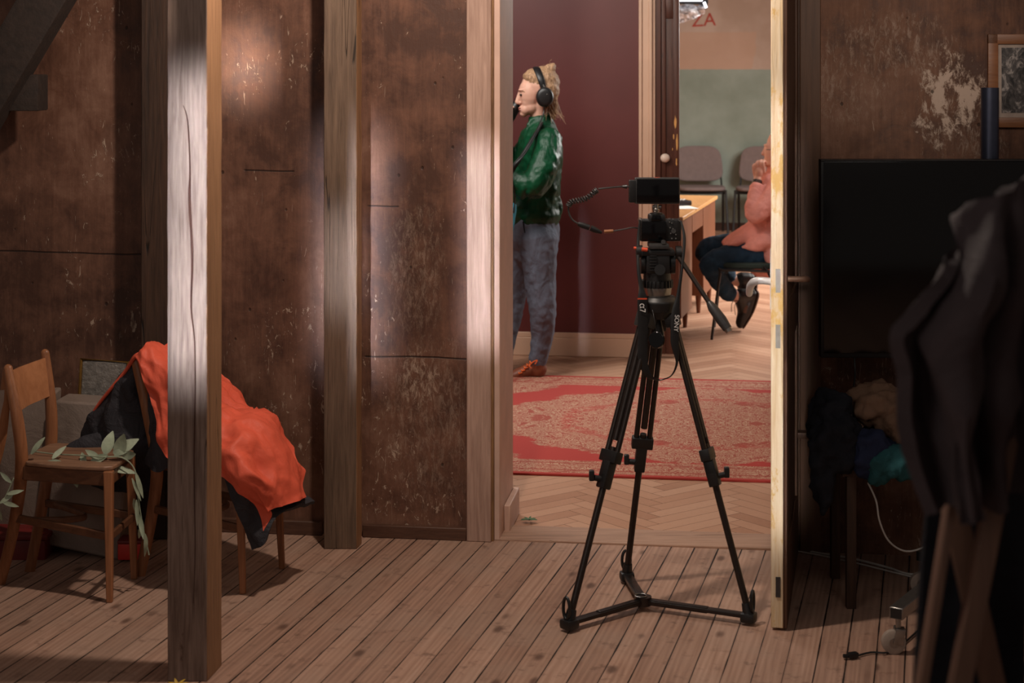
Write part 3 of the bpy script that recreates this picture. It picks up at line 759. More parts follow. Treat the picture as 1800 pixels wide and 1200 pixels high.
# ============================================================ WOODEN CHAIRS
def wooden_chair(label, rootp, FN, FF, near_post, far_post, seat, zseat, panel_z, seatmat='seatwood', panelmat='ply', legr=0.021, front=True, group=None):
    root = empty('wooden_chair', rootp, label, 'chair', group)
    # front legs
    for p, q in ((FN, seat[1]), (FF, seat[2])):
        top = Vector((q.x-0.008 if p is FN else q.x-0.012, q.y+(0.012 if p is FN else -0.012), zseat-0.012))
        MB().tube([Vector((p.x, p.y, 0)), Vector((p.x, p.y, 0)).lerp(top, 0.5), top], [0.0135, 0.017, 0.021], 4, 4, ref=(1, 1, 0)).build('leg', 'chair', root, smooth=0.4, bevel=0.003)
    for pts in (near_post, far_post):
        MB().tube(pts, [0.017, 0.019, 0.021, 0.020, 0.015][:len(pts)] if len(pts) == 5 else 0.018, 10, 5, 0.62, ref=(1, 0, 0), rnd=True).build('back_post', 'chair', root)
    # seat
    c = sum(seat, Vector((0, 0, 0)))/4; ring = []
    for k in range(4):
        p, q = seat[k], seat[(k+1) % 4]
        for tt in (0.08, 0.25, 0.5, 0.75, 0.92):
            m = p.lerp(q, tt); bul = 0.012*math.sin(PI*tt); ring.append(m+(m-c).normalized()*bul)
    ring = [Vector((p.x, p.y, zseat-0.012)) for p in ring]
    MB().prism(ring, (0, 0, 0.014)).build('seat', seatmat, root, bevel=0.004)
    ap = MB()
    for k in range(4):
        p, q = seat[k].lerp(c, 0.06), seat[(k+1) % 4].lerp(c, 0.06)
        p = Vector((p.x, p.y, zseat-0.036)); q = Vector((q.x, q.y, zseat-0.036)); d = (q-p).normalized(); ap.bar(p, q, 0.016, 0.046, ref=(0, 0, 1))
    ap.build('seat_apron', 'chairdk', root, bevel=0.003)
    # bentwood hoop stretcher
    zs = 0.205; lo = []
    def on(pts, z):
        for a, b in zip(pts, pts[1:]):
            if (a.z-z)*(b.z-z) <= 0: return a.lerp(b, (z-a.z)/(b.z-a.z))
        return pts[0]
    near, far = crom(near_post, 5), crom(far_post, 5)
    h = [on(near, zs+0.02), Vector((FN.x, FN.y, 0)).lerp(Vector((seat[1].x, seat[1].y, zseat)), zs/zseat), Vector((FF.x, FF.y, 0)).lerp(Vector((seat[2].x, seat[2].y, zseat)), zs/zseat), on(far, zs+0.02)]
    MB().bar(h[0], h[1], 0.013, 0.026, ref=(0, 0, 1)).build('stretcher', 'chairdk', root, bevel=0.003)
    MB().bar(h[3], h[2], 0.013, 0.026, ref=(0, 0, 1)).build('stretcher', 'chairdk', root, bevel=0.003)
    m = (h[0]+h[3])/2; m1 = (h[1]+h[2])/2
    MB().tube([h[0].lerp(h[1], 0.12), m.lerp(m1, 0.45)+(h[0]-h[3])*0.16, m.lerp(m1, 0.55)+(h[3]-h[0])*0.2, h[3].lerp(h[2], 0.12)], 0.011, 8, 6, 0.6, ref=(0, 0, 1)).build('stretcher', 'chairdk', root)
    MB().bar(h[1], h[2], 0.012, 0.024, ref=(0, 0, 1)).build('stretcher', 'chairdk', root, bevel=0.003)
    # curved back panel
    if panel_z:
        z0, z1 = panel_z; rows = []
        for z in (z1, (z0+z1)/2, z0):
            a, b = on(near, z), on(far, z); back = (a-seat[1]); back.z = 0; back.normalize()
            mid = (a+b)/2+back*0.022; mid.z -= 0.006; rows.append([a, a.lerp(mid, 0.6), mid, b.lerp(mid, 0.6), b])
        MB().sheet(rows, 5, 4, 0, thick=0.010).build('backrest', panelmat, root)
    return root
def PP(lst): return [P(x, y, z) for x, y, z in lst]
seatA = [P(36, 826, 5.43), P(194, 826, 5.345), P(237, 799, 5.60), P(92, 791, 5.70)]
wooden_chair('worn wooden chair with leafy twigs on its seat', F(100, 1040),
    F(193, 1058), F(236, 1017),
    PP([(0, 1026, 5.53), (24, 926, 5.50), (38, 820, 5.44), (31, 740, 5.43), (14, 648, 5.46)]),
    PP([(52, 1004, 5.67), (72, 900, 5.68), (88, 800, 5.70), (90, 720, 5.71), (79, 621, 5.73)]), seatA, 0.42, (0.575, 0.70))
# chair under the orange jacket
FNB, FFB = F(427, 1043), F(496, 999)
seatB = [P(272, 800, 5.60), P(424, 803, 5.44), P(492, 772, 5.70), P(330, 768, 5.88)]
wooden_chair('wooden chair mostly hidden under an orange jacket', F(330, 1020), FNB, FFB,
    PP([(246, 1012, 5.62), (266, 910, 5.61), (276, 820, 5.60), (262, 735, 5.60), (238, 632, 5.62)]),
    PP([(322, 975, 5.86), (332, 880, 5.87), (340, 790, 5.88), (332, 700, 5.88), (314, 606, 5.90)]), seatB, 0.415, (0.59, 0.70))
# chair C leaving the frame at the left edge
pc = wooden_chair('wooden chair with a cream back panel cut by the left edge', F(-110, 1090),
    F(-60, 1100), F(-20, 1050),
    PP([(-190, 1080, 5.40), (-170, 950, 5.36), (-150, 860, 5.32), (-145, 780, 5.32), (-150, 690, 5.34)]),
    PP([(-100, 1040, 5.56), (-60, 920, 5.54), (-20, 840, 5.52), (2, 760, 5.5), (12, 655, 5.48)]),
    [P(-150, 860, 5.28), P(-60, 860, 5.2), P(-18, 838, 5.38), P(-22, 838, 5.5)], 0.42, (0.52, 0.70), panelmat='mat')

# ============================================================ ORANGE JACKET
jk = empty('orange_jacket', F(400, 1020), 'bright orange jacket with charcoal lining thrown over a chair', 'jacket')
rows = [PP([(238, 626, 5.57), (256, 611, 5.62), (292, 600, 5.82), (322, 602, 5.94)]),
        PP([(256, 680, 5.54), (300, 640, 5.56), (345, 630, 5.72), (370, 636, 5.86)]),
        PP([(272, 740, 5.50), (310, 700, 5.50), (360, 672, 5.66), (400, 672, 5.84)]),
        PP([(286, 796, 5.46), (335, 750, 5.42), (395, 712, 5.56), (446, 726, 5.78)]),
        PP([(322, 818, 5.38), (385, 776, 5.37), (440, 738, 5.48), (496, 742, 5.72)]),
        PP([(388, 838, 5.34), (428, 800, 5.33), (472, 770, 5.44), (524, 790, 5.66)]),
        PP([(428, 874, 5.33), (452, 852, 5.31), (492, 828, 5.40), (540, 830, 5.60)]),
        PP([(462, 934, 5.36), (474, 906, 5.33), (496, 890, 5.38), (549, 869, 5.56)])]
MB().sheet(rows, 22, 14, 0.040, 8, 3.0, 0.006).build('shell', 'orange', jk, smooth=1.2, disp=0.004, dscale=0.03)
rows = [PP([(395, 842, 5.355), (430, 815, 5.37), (475, 790, 5.47), (510, 800, 5.68)]),
        PP([(408, 880, 5.36), (435, 862, 5.36), (480, 840, 5.45), (522, 842, 5.64)]),
        PP([(428, 925, 5.365), (448, 915, 5.37), (485, 885, 5.42), (532, 868, 5.61)]),
        PP([(443, 966, 5.375), (466, 954, 5.36), (490, 905, 5.40), (554, 882, 5.585)])]
MB().sheet(rows, 12, 9, 0.012, 9, 1.0, 0.012).build('lining', 'lining', jk, smooth=1.2, disp=0.010, dscale=0.04)
rows = [PP([(238, 628, 5.64), (244, 622, 5.66), (256, 622, 5.70)]),
        PP([(200, 678, 5.66), (228, 684, 5.62), (262, 690, 5.66)]),
        PP([(158, 734, 5.70), (208, 742, 5.61), (268, 752, 5.64)]),
        PP([(146, 780, 5.72), (205, 788, 5.62), (274, 798, 5.62)]),
        PP([(165, 850, 5.76), (215, 870, 5.70), (270, 860, 5.66)])]
MB().sheet(rows, 10, 9, 0.03, 7, 9.0, 0.014).build('lining', 'lining', jk, smooth=1.2, disp=0.012, dscale=0.06)
rows = [PP([(262, 690, 5.56), (272, 690, 5.55), (282, 700, 5.53)]), PP([(264, 760, 5.55), (276, 760, 5.52), (290, 775, 5.50)]),
        PP([(258, 815, 5.54), (276, 830, 5.49), (296, 822, 5.50)])]
MB().sheet(rows, 6, 8, 0.012, 14, 2.0, 0.012).build('lining', 'lining', jk, smooth=1.2)
MB().tube(PP([(246, 622, 5.60), (236, 628, 5.60), (222, 650, 5.63), (196, 682, 5.65), (172, 712, 5.68), (156, 738, 5.70)]), [0.008, 0.007, 0.006, 0.006, 0.005, 0.004], 8, 5).build('zip_edge', 'orange', jk)
# dark sleeve lying to the left on the neighbouring seat
tag(MB().tube(PP([(190, 780, 5.66), (150, 785, 5.64), (118, 796, 5.64)]), [0.05, 0.035, 0.02], 12, 5, 0.6, rnd=True).build('dark_scarf', 'lining', disp=0.02, dscale=0.05), 'small bunched charcoal scarf on the back of the leaf covered seat', 'scarf')

# ============================================================ LEAVES
def leaf(mb, p, d, up, L, W, bend=0.3):
    d = Vector(d).normalized(); up = Vector(up); s = d.cross(up).normalized(); up = s.cross(d)
    n = 6; L_, R_, C_ = [], [], []
    for i in range(n+1):
        t = i/n; w_ = W*math.sin(PI*min(1, t*0.93+0.05))**0.8*(1-0.25*t)
        c = Vector(p)+d*L*t-up*(bend*L*t*t); C_.append(c-up*0.12*w_); L_.append(c+s*w_/2); R_.append(c-s*w_/2)
    vs = L_+C_+R_; m = n+1
    fs = [(i, i+1, m+i+1, m+i) for i in range(n)]+[(m+i, m+i+1, 2*m+i+1, 2*m+i) for i in range(n)]
    off = up*0.0012; N = len(vs); mb.add(vs+[v+off for v in vs], fs+[tuple(N+q for q in f[::-1]) for f in fs])
def rv(a): return Vector((random.uniform(-a, a), random.uniform(-a, a), random.uniform(-a, a)))
br = empty('leafy_branch', P(150, 822, 5.45), 'long grey green leafy twig trailing over the wooden seat', 'twig')
stem = PP([(60, 808, 5.52), (100, 812, 5.48), (140, 814, 5.44), (180, 806, 5.42), (215, 812, 5.42), (237, 826, 5.42), (242, 870, 5.42), (252, 930, 5.43), (262, 975, 5.44)])
for q in stem[:5]: q.z = 0.432+random.uniform(0, 0.006)
MB().tube(stem, 0.0022, 6, 4).build('stem', 'leaf', br)
lv = MB()
for (x, y, dx, dz, L, W) in ((55, 800, 0.6, 0.9, 0.075, 0.028), (92, 808, 0.5, 0.6, 0.06, 0.025), (128, 822, 0.3, -1.0, 0.075, 0.05), (110, 815, -0.6, 0.1, 0.07, 0.03), (160, 812, 0.9, 0.25, 0.07, 0.04), (185, 800, 0.2, 1.0, 0.075, 0.055), (200, 800, 0.8, 0.7, 0.085, 0.06), (205, 806, 0.3, 0.9, 0.09, 0.06), (175, 808, -0.8, 0.4, 0.06, 0.03), (195, 826, 1.0, 0.1, 0.08, 0.035), (150, 818, -0.2, 0.35, 0.05, 0.03), (215, 804, 1.0, 0.2, 0.05, 0.04),
    (238, 832, 0.3, -1, 0.10, 0.022), (232, 842, 0.4, -1, 0.09, 0.016), (240, 880, 0.1, -1, 0.09, 0.02), (244, 905, 0.3, -1, 0.09, 0.024), (236, 878, -0.1, -1, 0.07, 0.016), (255, 940, 0.2, -1, 0.08, 0.02), (250, 925, -0.3, -1, 0.05, 0.02)):
    leaf(lv, P(x, y-2, 5.41 if x > 225 else 5.43), Vector((dx, random.uniform(-0.3, 0.2), dz)), Vector((0.1+random.uniform(-0.5, 0.5), -1, 0.4+random.uniform(-0.4, 0.5))), L*0.88, W*0.8, random.uniform(-0.2, 0.7))
lv.build('leaves', 'leaf', br)
br = empty('leafy_branch', P(8, 880, 5.45), 'small green twig sticking out below the chair at the left edge', 'twig')
MB().tube(PP([(-20, 900, 5.40), (5, 880, 5.40), (24, 840, 5.40)]), 0.002, 6, 4).build('stem', 'leaf', br)
lv = MB()
for (x, y, dx, dz) in ((0, 884, 0.7, 0.5), (5, 882, 0.9, -0.3), (12, 868, 0.9, 0.2), (20, 848, -0.6, 0.5), (-5, 890, 0.2, -0.8)):
    leaf(lv, P(x, y, 5.39), (dx, 0, dz), (0, -1, 0.2), 0.05, 0.016)
lv.build('leaves', 'leaf', br)
fr_ = MB()
c = F(930, 919)+Vector((0, 0, 0.01))
for k in range(9):
    a = 2*PI*k/9; leaf(fr_, c, (math.cos(a), 0.6*math.sin(a), 0.5), (0, -0.3, 1), 0.028, 0.009, 0.5)
tag(fr_.build('fern_sprig', 'fern'), 'tiny green fern sprig lying on the threshold', 'sprig')
yl = MB(); c = F(318, 1199); c.z = 0.006; c.y = 4.60
for k in range(8):
    a = 2*PI*k/8+0.3; leaf(yl, c, (math.cos(a), 0.5*math.sin(a), 0.7), (0, -0.3, 1), 0.028, 0.010, 0.4)
tag(yl.build('yellow_leaf', 'leafy'), 'yellow crumpled leaf at the foot of the foreground post', 'leaf')

# ============================================================ THINGS BEHIND THE CHAIRS
def slab(name, label, cat, pts, thick, mat, rim=None, bul=0.0):
    """pts: four front corners (tl,tr,br,bl)"""
    root = empty(name, ((pts[2]+pts[3])/2), label, cat)
    n = (pts[1]-pts[0]).cross(pts[3]-pts[0]).normalized()
    if n.y < 0: n = -n
    rws = []
    for i in range(7):
        t = i/6; a, b = pts[0].lerp(pts[3], t), pts[1].lerp(pts[2], t)
        rws.append([a.lerp(b, s)-n*bul*math.sin(PI*s)*math.sin(PI*t) for s in (0, 0.25, 0.5, 0.75, 1)])
    mb = MB(); nr_, nc_ = 7, 5
    front = [p for r_ in rws for p in r_]; back = [rws[i][j]+n*thick for i in range(7) for j in range(5)]
    fs = []
    for i in range(6):
        for j in range(4): fs += [(i*5+j, i*5+j+1, i*5+j+6, i*5+j+5), (35+i*5+j+5, 35+i*5+j+6, 35+i*5+j+1, 35+i*5+j)]
    rim_ = [0, 1, 2, 3, 4, 9, 14, 19, 24, 29, 34, 33, 32, 31, 30, 25, 20, 15, 10, 5]
    for k in range(20): a, b = rim_[k], rim_[(k+1) % 20]; fs.append((a, 35+a, 35+b, b))
    mb.add(front+back, fs); mb.build('body', mat, root, smooth=0.8, bevel=0.008)
    if rim:
        MB().tube([pts[3], pts[0], pts[1], pts[2]], 0.006, 8).build('rim', rim, root)
    return root
slab('suitcase', 'large greyish suitcase leaning behind the leaf covered chair', 'suitcase', PP([(95, 704, 5.86), (232, 712, 5.84), (207, 985, 5.80), (82, 958, 5.86)]), 0.14, 'bag', None, 0.03)
slab('padded_board', 'grey brown padded board at the left edge behind the chairs', 'board', PP([(-60, 700, 5.92), (96, 690, 5.90), (84, 955, 5.93), (-60, 950, 5.96)]), 0.08, 'bag', None, 0.02)
slab('framed_board', 'silver foil board with a brass rim behind the suitcase', 'board', PP([(143, 631, 6.06), (225, 636, 6.05), (222, 760, 6.04), (137, 740, 6.05)]), 0.02, 'silverbrd', 'brass')
rb = empty('red_crate', F(20, 985), 'dark red plastic box on the floor under the leaf covered chair', 'box')
MB().box(P(15, 962, 5.80)+Vector((0, 0.1, -0.035)), (0.25, 0.2, 0.12), None, 0.012).build('tub', 'redbox', rb)
MB().box(P(15, 962, 5.80)+Vector((0, 0.1, 0.035)), (0.27, 0.22, 0.018), None, 0.006).build('lid', 'redbox', rb)
rt = empty('red_tin', F(228, 990), 'small bright red tin in the shadow behind the wooden chair leg', 'tin')
c = F(226, 990); MB().box(c+Vector((0, 0.05, 0.035)), (0.08, 0.08, 0.055), None, 0.006).build('body', 'redbright', rt)
MB().box(c+Vector((0, 0.05, 0.068)), (0.082, 0.082, 0.010), None, 0.003).build('lid', 'redbox', rt)
# ============================================================ TRIPOD
ZT = 5.29
def Q(px, py, dz=0.0): return P(px, py, ZT+dz)
tf = {'L': F(1001, 1109), 'R': F(1316, 1097), 'B': F(1102, 1024)}
cen = Vector((0.405, 5.27, 0.028))
tp = empty('camera_tripod', (cen.x, cen.y, 0), 'black tripod with a floor spreader and fluid head carrying the camera', 'tripod')
apex = {'L': Q(1139, 548, -0.02), 'R': Q(1178, 546, -0.01), 'B': Q(1156, 552, 0.05)}
mid = {'L': Q(1072, 800, -0.10), 'R': Q(1243, 795, -0.06), 'B': Q(1126, 775, 0.17)}
for k in 'LRB':
    f = tf[k]+Vector((0, 0, 0.035)); a, m = apex[k], mid[k]
    # straight leg from apex through mid to the foot
    m = a+(f-a)*((a.z-m.z)/(a.z-f.z))
    ax = (f-a).normalized(); side = ax.cross(Vector((cen.x, cen.y, 0.3))-f).normalized()
    leg = MB().tube([f, m+ax*-0.03], 0.0105, 12).tube([m+ax*-0.05, a], 0.0105, 12)
    lo = leg.build('leg', 'blacksat', tp)
    for sg in (-1, 1): MB().tube([m+side*sg*0.021, a+side*sg*0.019], 0.0085, 10).build('leg_tube', 'blacksat', lo)
    b = MB(); mt = Matrix((side, ax.cross(side), ax)).transposed()
    b.box(m, (0.068, 0.032, 0.036), mt, 0.004).box(m+ax*0.055, (0.034, 0.034, 0.085), mt, 0.005).build('clamp', 'black', lo)
    sk = {'L': Vector((-1, -0.2, 0.2)), 'R': Vector((1, 0.2, 0.15)), 'B': Vector((-1, 0, 0.1))}[k].normalized()
    kb = MB().cyl(m+ax*0.07, m+ax*0.07+sk*0.035, 0.009).box(m+ax*0.07+sk*0.043+Vector((0, 0, 0.006)), (0.016, 0.022, 0.032), None, 0.004); kb.build('knob', 'black', lo)
    MB().box(a+ax*0.02, (0.062, 0.036, 0.06), mt, 0.006).build('hinge', 'dkgrey', lo)
    # rubber foot loop
    fl = tf[k]; q = MB(); cc = fl+Vector((0, 0, 0.07)); out = Vector((fl.x-cen.x, fl.y-cen.y, 0)).normalized(); loop = []
    for i in range(17):
        t = 2*PI*i/16; loop.append(cc+Vector((0, 0, 1))*0.032*math.cos(t)+out.cross(Vector((0, 0, 1)))*0.014*math.sin(t)+out*0.012)
    q.tube(loop, 0.005, 8); q.box(fl+Vector((0, 0, 0.022)), (0.046, 0.046, 0.030), Matrix.Rotation(math.atan2(out.y, out.x), 3, 'Z'), 0.010); q.tube([fl+Vector((0, 0, 0.03)), f+ax*-0.03], [0.018, 0.014], 12)
    q.build('foot', 'black', lo)
    # spreader arm
    sp = MB(); e = fl+Vector((0, 0, 0.026)); sp.bar(cen, e, 0.030, 0.012, ref=(0, 0, 1), bev=0.003); sp.bar(cen+(e-cen)*0.05, cen+(e-cen)*0.62+Vector((0, 0, 0)), 0.022, 0.018, ref=(0, 0, 1), bev=0.003)
    sp.build('spreader_arm', 'blacksat', tp)
ring = [cen+Vector((-0.008, 0, 0.016))+Vector((0.018*math.cos(t), 0.018*math.sin(t), 0)) for t in [2*PI*i/20 for i in range(21)]]
MB().tube(ring, 0.0022, 8).build('spreader_ring', 'steel', tp)
MB().cyl(cen+Vector((0, 0, -0.012)), cen+Vector((0, 0, 0.014)), 0.026).build('spreader_hub', 'blacksat', tp)
# crown, bowl, head
c0 = Q(1157, 545)
MB().tube([c0+Vector((0, 0, -0.025)), c0+Vector((0, 0, 0.0)), c0+Vector((0, 0, 0.03)), c0+Vector((0, 0, 0.045))], [0.042, 0.062, 0.064, 0.05], 28).build('crown', 'black', tp, bevel=0.003)
MB().tube([Q(1155, 560), Q(1155, 585), Q(1155, 600), Q(1155, 612)], [0.012, 0.022, 0.024, 0.014], 16).build('bowl_handle', 'dkgrey', tp)
hd = MB(); hd.tube([Q(1155, 522), Q(1155, 514), Q(1155, 502), Q(1155, 496)], [0.040, 0.044, 0.046, 0.044], 32); hd.build('bowl_ring', 'steel', tp, bevel=0.002)
kn = MB()
for i in range(24):
    t = 2*PI*i/24; kn.box(Q(1155, 498)+Vector((0.047*math.cos(t), 0.047*math.sin(t), 0)), (0.006, 0.007, 0.022), Matrix.Rotation(t, 3, 'Z'), 0.0015)
kn.cyl(Q(1155, 504), Q(1155, 491), 0.046, 32); kn.cyl(Q(1155, 491), Q(1155, 478), 0.043, 32); pb_ = kn.build('pan_base', 'black', tp)
fh = MB(); fh.box(Q(1155, 462, 0.0), (0.075, 0.085, 0.060), None, 0.010); fh.cyl(Q(1133, 462), Q(1126, 462), 0.034, 28); fh.cyl(Q(1178, 462), Q(1186, 462), 0.034, 28)
fh.box(Q(1155, 442), (0.104, 0.09, 0.018), None, 0.005)
for i in range(6): fh.box(Q(1148, 450+i*5, -0.046), (0.022, 0.004, 0.004), None, 0.001)
fh.cyl(Q(1160, 474, -0.03), Q(1160, 474, -0.055), 0.017, 20)
hdo = fh.build('fluid_head', 'black', tp)
MB().cyl(Q(1129, 442, -0.02), Q(1118, 442, -0.02), 0.020, 20).build('drag_knob', 'black', tp)
MB().cyl(Q(1114, 436, -0.03), Q(1121, 436, -0.03), 0.0045, 12).cyl(Q(1128, 438, -0.05), Q(1138, 439, -0.05), 0.006, 12).build('orange_knob', 'orangeplastic', tp)['label'] = 'orange locking knob'
MB().cyl(Q(1188, 444, -0.02), Q(1198, 444, -0.02), 0.021, 20).build('handle_rosette', 'black', tp)
ph = MB().tube([Q(1192, 450, -0.03), Q(1250, 537, -0.10)], 0.0075, 12)
pho = ph.build('pan_handle', 'blacksat', tp)
MB().tube([Q(1246, 531, -0.095), Q(1252, 540, -0.102), Q(1268, 562, -0.118), Q(1279, 578, -0.13)], [0.009, 0.015, 0.017, 0.014], 16).build('grip', 'dkgrey', pho)
MB().tube([Q(1278, 576, -0.129), Q(1282, 583, -0.133)], [0.012, 0.011], 14).build('end_cap', 'steel', pho)
MB().box(Q(1157, 431), (0.060, 0.10, 0.014), None, 0.003).cyl(Q(1166, 425, -0.03), Q(1166, 425, -0.05), 0.007, 12).build('sliding_plate', 'dkgrey', tp)

# camera
cm = empty('photo_camera', Q(1160, 424), 'black mirrorless camera seen from behind on the tripod', 'camera')
b = MB(); b.box(Q(1160, 404, 0.03), (0.130, 0.055, 0.068), None, 0.008); b.box(Q(1154, 384, 0.03), (0.052, 0.06, 0.030), None, 0.008)
b.tube([Q(1154, 378, 0.02), Q(1154, 374, 0.02)], 0.02, 20); b.box(Q(1186, 387, 0.03), (0.03, 0.03, 0.010), None, 0.003); b.build('body', 'black', cm)
MB().cyl(Q(1160, 404, 0.06), Q(1160, 404, 0.16), 0.036, 28).build('lens', 'black', cm)
MB().box(Q(1149, 405, -0.003), (0.076, 0.008, 0.058), None, 0.002).build('rear_screen', 'screen', cm)
MB().box(Q(1153, 383, -0.004), (0.030, 0.012, 0.020), None, 0.004).build('eyepiece', 'screen', cm)
for (x, y) in ((1177, 390), (1181, 392), (1178, 400), (1183, 402), (1179, 410), (1188, 412), (1181, 419), (1188, 419), (1176, 384), (1183, 385), (1195, 388)):
    MB().cyl(Q(x, y, 0.004), Q(x, y, -0.001), 0.0022, 10).build('button', 'steel', cm)
MB().cyl(Q(1184, 406, 0.004), Q(1184, 406, -0.0005), 0.0075, 20).build('dial', 'dkgrey', cm)
for x in (1125, 1196): MB().tube([Q(x, 386, 0.0)+Vector((0.006*math.cos(t), 0, 0.006*math.sin(t))) for t in [2*PI*i/12 for i in range(13)]], 0.0012, 6).build('strap_lug', 'steel', cm)
# monitor
mo = empty('field_monitor', Q(1152, 360), 'black field monitor mounted on top of the camera', 'monitor')
MB().box(Q(1155, 335, 0.01), (0.140, 0.026, 0.082), None, 0.006).build('housing', 'dkgrey', mo)
MB().box(Q(1156, 335, -0.004), (0.130, 0.004, 0.072), None, 0.001).build('screen', 'screen', mo)
MB().box(Q(1112, 336, 0.012), (0.024, 0.030, 0.070), None, 0.004).build('port_cover', 'black', mo)
MB().box(Q(1155, 312.5, 0.01), (0.018, 0.012, 0.003), None, 0.001).build('power_button', 'orangeplastic', mo)['label'] = 'red power button'
MB().cyl(Q(1153, 359, 0.012), Q(1153, 366, 0.012), 0.009).cyl(Q(1147, 364, 0.012), Q(1162, 364, 0.012), 0.006).ell(Q(1153, 368, 0.012), (0.011, 0.011, 0.009)).cyl(Q(1153, 370, 0.012), Q(1153, 378, 0.016), 0.010).build('ball_mount', 'steel', mo)
# coiled cable
cb = empty('coiled_cable', Q(1020, 400), 'curly black cable looping from the monitor to the camera', 'cable')
pth = crom([Q(1050, 334, 0.0), Q(1044, 338), Q(1032, 348), Q(1018, 352), Q(1004, 355), Q(999, 362)], 60); T, X = frames(pth); coil = []
for i, (p, t_, x) in enumerate(zip(pth, T, X)):
    a = 2*PI*15*i/len(pth); y = t_.cross(x); coil.append(p+x*0.0075*math.cos(a)+y*0.0075*math.sin(a))
MB().tube([Q(1108, 328, 0.012), Q(1092, 328, 0.01), Q(1070, 330), Q(1052, 332)]+[], 0.0028, 8, 5).build('straight_lead', 'dkgrey', cb)
MB().tube(coil, 0.0024, 7).build('coil', 'dkgrey', cb)
MB().tube([Q(999, 362), Q(1000, 374), Q(1006, 386), Q(1018, 394)], 0.0028, 8, 6).build('straight_lead', 'dkgrey', cb)
MB().tube([Q(1102, 328, 0.012), Q(1094, 328, 0.012)], [0.007, 0.004], 10).build('plug', 'black', cb)
MB().tube([Q(1016, 393), Q(1024, 396), Q(1036, 400)], [0.006, 0.009, 0.009], 10, 3, 0.7).tube([Q(1038, 400), Q(1046, 404), Q(1058, 409)], [0.009, 0.009, 0.004], 10, 3, 0.7).build('plug', 'black', cb)
MB().tube([Q(1062, 407), Q(1078, 406)], 0.0055, 10).build('ferrite', 'chair', cb)['label'] = 'copper coloured connector'
MB().tube([Q(1078, 406), Q(1096, 403), Q(1112, 400), Q(1126, 402, 0.02)], 0.0022, 8, 5).build('straight_lead', 'dkgrey', cb)
# strap
st = empty('camera_strap', Q(1127, 600, -0.05), 'black camera strap with white lettering hanging from the camera', 'strap')
def ribbon(pts, wid, th_=0.002, sm=6, ref=(1, 0, 0)):
    pp = crom(pts, sm); ww = lerpl(wid, sm); T, _ = frames(pp); a = []
    return MB().tube(pp, [q/2 for q in ww], 8, 0, flats=[min(1, th_/(q/2)) for q in ww], ref=ref)
ribbon([Q(1125, 387, -0.01), Q(1122, 420, -0.02), Q(1122, 470, -0.05), Q(1127, 505, -0.062), Q(1129, 530, -0.068), Q(1130, 590, -0.07), Q(1130, 632, -0.072), Q(1140, 660, -0.07), Q(1160, 668, -0.06)], [0.006, 0.010, 0.010, 0.014, 0.030, 0.031, 0.030, 0.018, 0.004]).build('left_band', 'black', st)
ribbon([Q(1197, 388, -0.01), Q(1203, 420, -0.03), Q(1199, 470, -0.05), Q(1192, 520, -0.06), Q(1188, 550, -0.066), Q(1186, 600, -0.07), Q(1190, 636, -0.07), Q(1180, 660, -0.065), Q(1160, 668, -0.06)], [0.006, 0.010, 0.008, 0.012, 0.026, 0.026, 0.008, 0.004, 0.004]).build('right_band', 'black', st)
MB().box(Q(1129, 525, -0.074), (0.0285, 0.002, 0.004)).build('orange_stripe', 'orangeplastic', st)['label'] = 'orange stripe'
text3d('\u03b17', 0.025, 'white', Q(1129, 541, -0.0755), (0.05, 0, -1), (1, 0, 0.05), 0.0004, 'lettering', st)
text3d('SONY', 0.0195, 'white', Q(1189, 568, -0.0735), (-0.06, 0, -1), (1, 0, -0.06), 0.0004, 'lettering', st)
lc = empty('lens_cap', Q(1155, 598, -0.08), 'round black lens cap dangling under the tripod head', 'lens cap')
MB().tube([Q(1155, 597, -0.085), Q(1153, 597, -0.095)], [0.026, 0.025], 24).build('disc', 'screen', lc, bevel=0.002)
MB().tube([Q(1154, 583, -0.088), Q(1150, 560, -0.08), Q(1146, 540, -0.05)], 0.001, 6, 4).build('cord', 'black', lc)

# ============================================================ BODIES
def chain(mb, pts, r, n=16, sm=4, flats=None, ref=(1, 0, 0)): return mb.tube(pts, r, n, sm, flats=flats, ref=ref, rnd=True)
def hand(mb, wrist, d, pn, thumb_side, curl=0.6, s=1.0):
    """palm from wrist along d, palm normal pn (the side fingers curl to)"""
    d = Vector(d).normalized(); pn = Vector(pn); pn = (pn-d*pn.dot(d)).normalized(); sd = d.cross(pn).normalized()*thumb_side
    w0 = Vector(wrist)
    mt = Matrix((sd, pn, d)).transposed()
    mb.ell(w0+d*0.050*s, (0.040*s, 0.016*s, 0.052*s), mt)
    for i, (o_, L) in enumerate(((0.030, 0.070), (0.010, 0.078), (-0.010, 0.072), (-0.029, 0.056))):
        p = w0+d*0.085*s+sd*o_*s; pts = [p-d*0.01*s, p]; a = curl*0.5; q = p; dd = d
        for j, fr_ in enumerate((0.45, 0.32, 0.25)):
            ang = a*(1.0+0.45*j)*(1+0.06*i)
            dd = (dd*math.cos(ang)+pn*math.sin(ang)).normalized(); pn2 = None
            q = q+dd*L*fr_*s*1.15; pts.append(q)
            pn_ = (pn-dd*pn.dot(dd)); pn_ = pn_.normalized() if pn_.length > 0.05 else -d
            pnl = pn_
            dd = dd
        mb.tube(pts, [0.0095*s, 0.0098*s, 0.0088*s, 0.008*s, 0.0065*s], 10, 2, rnd=True)
    t0 = w0+d*0.028*s+sd*0.030*s
    mb.tube([t0, t0+(sd*0.7+d*0.8+pn*0.3).normalized()*0.035*s, t0+(sd*0.6+d+pn*0.6).normalized()*0.068*s], [0.015*s, 0.011*s, 0.008*s], 10, 3, rnd=True)

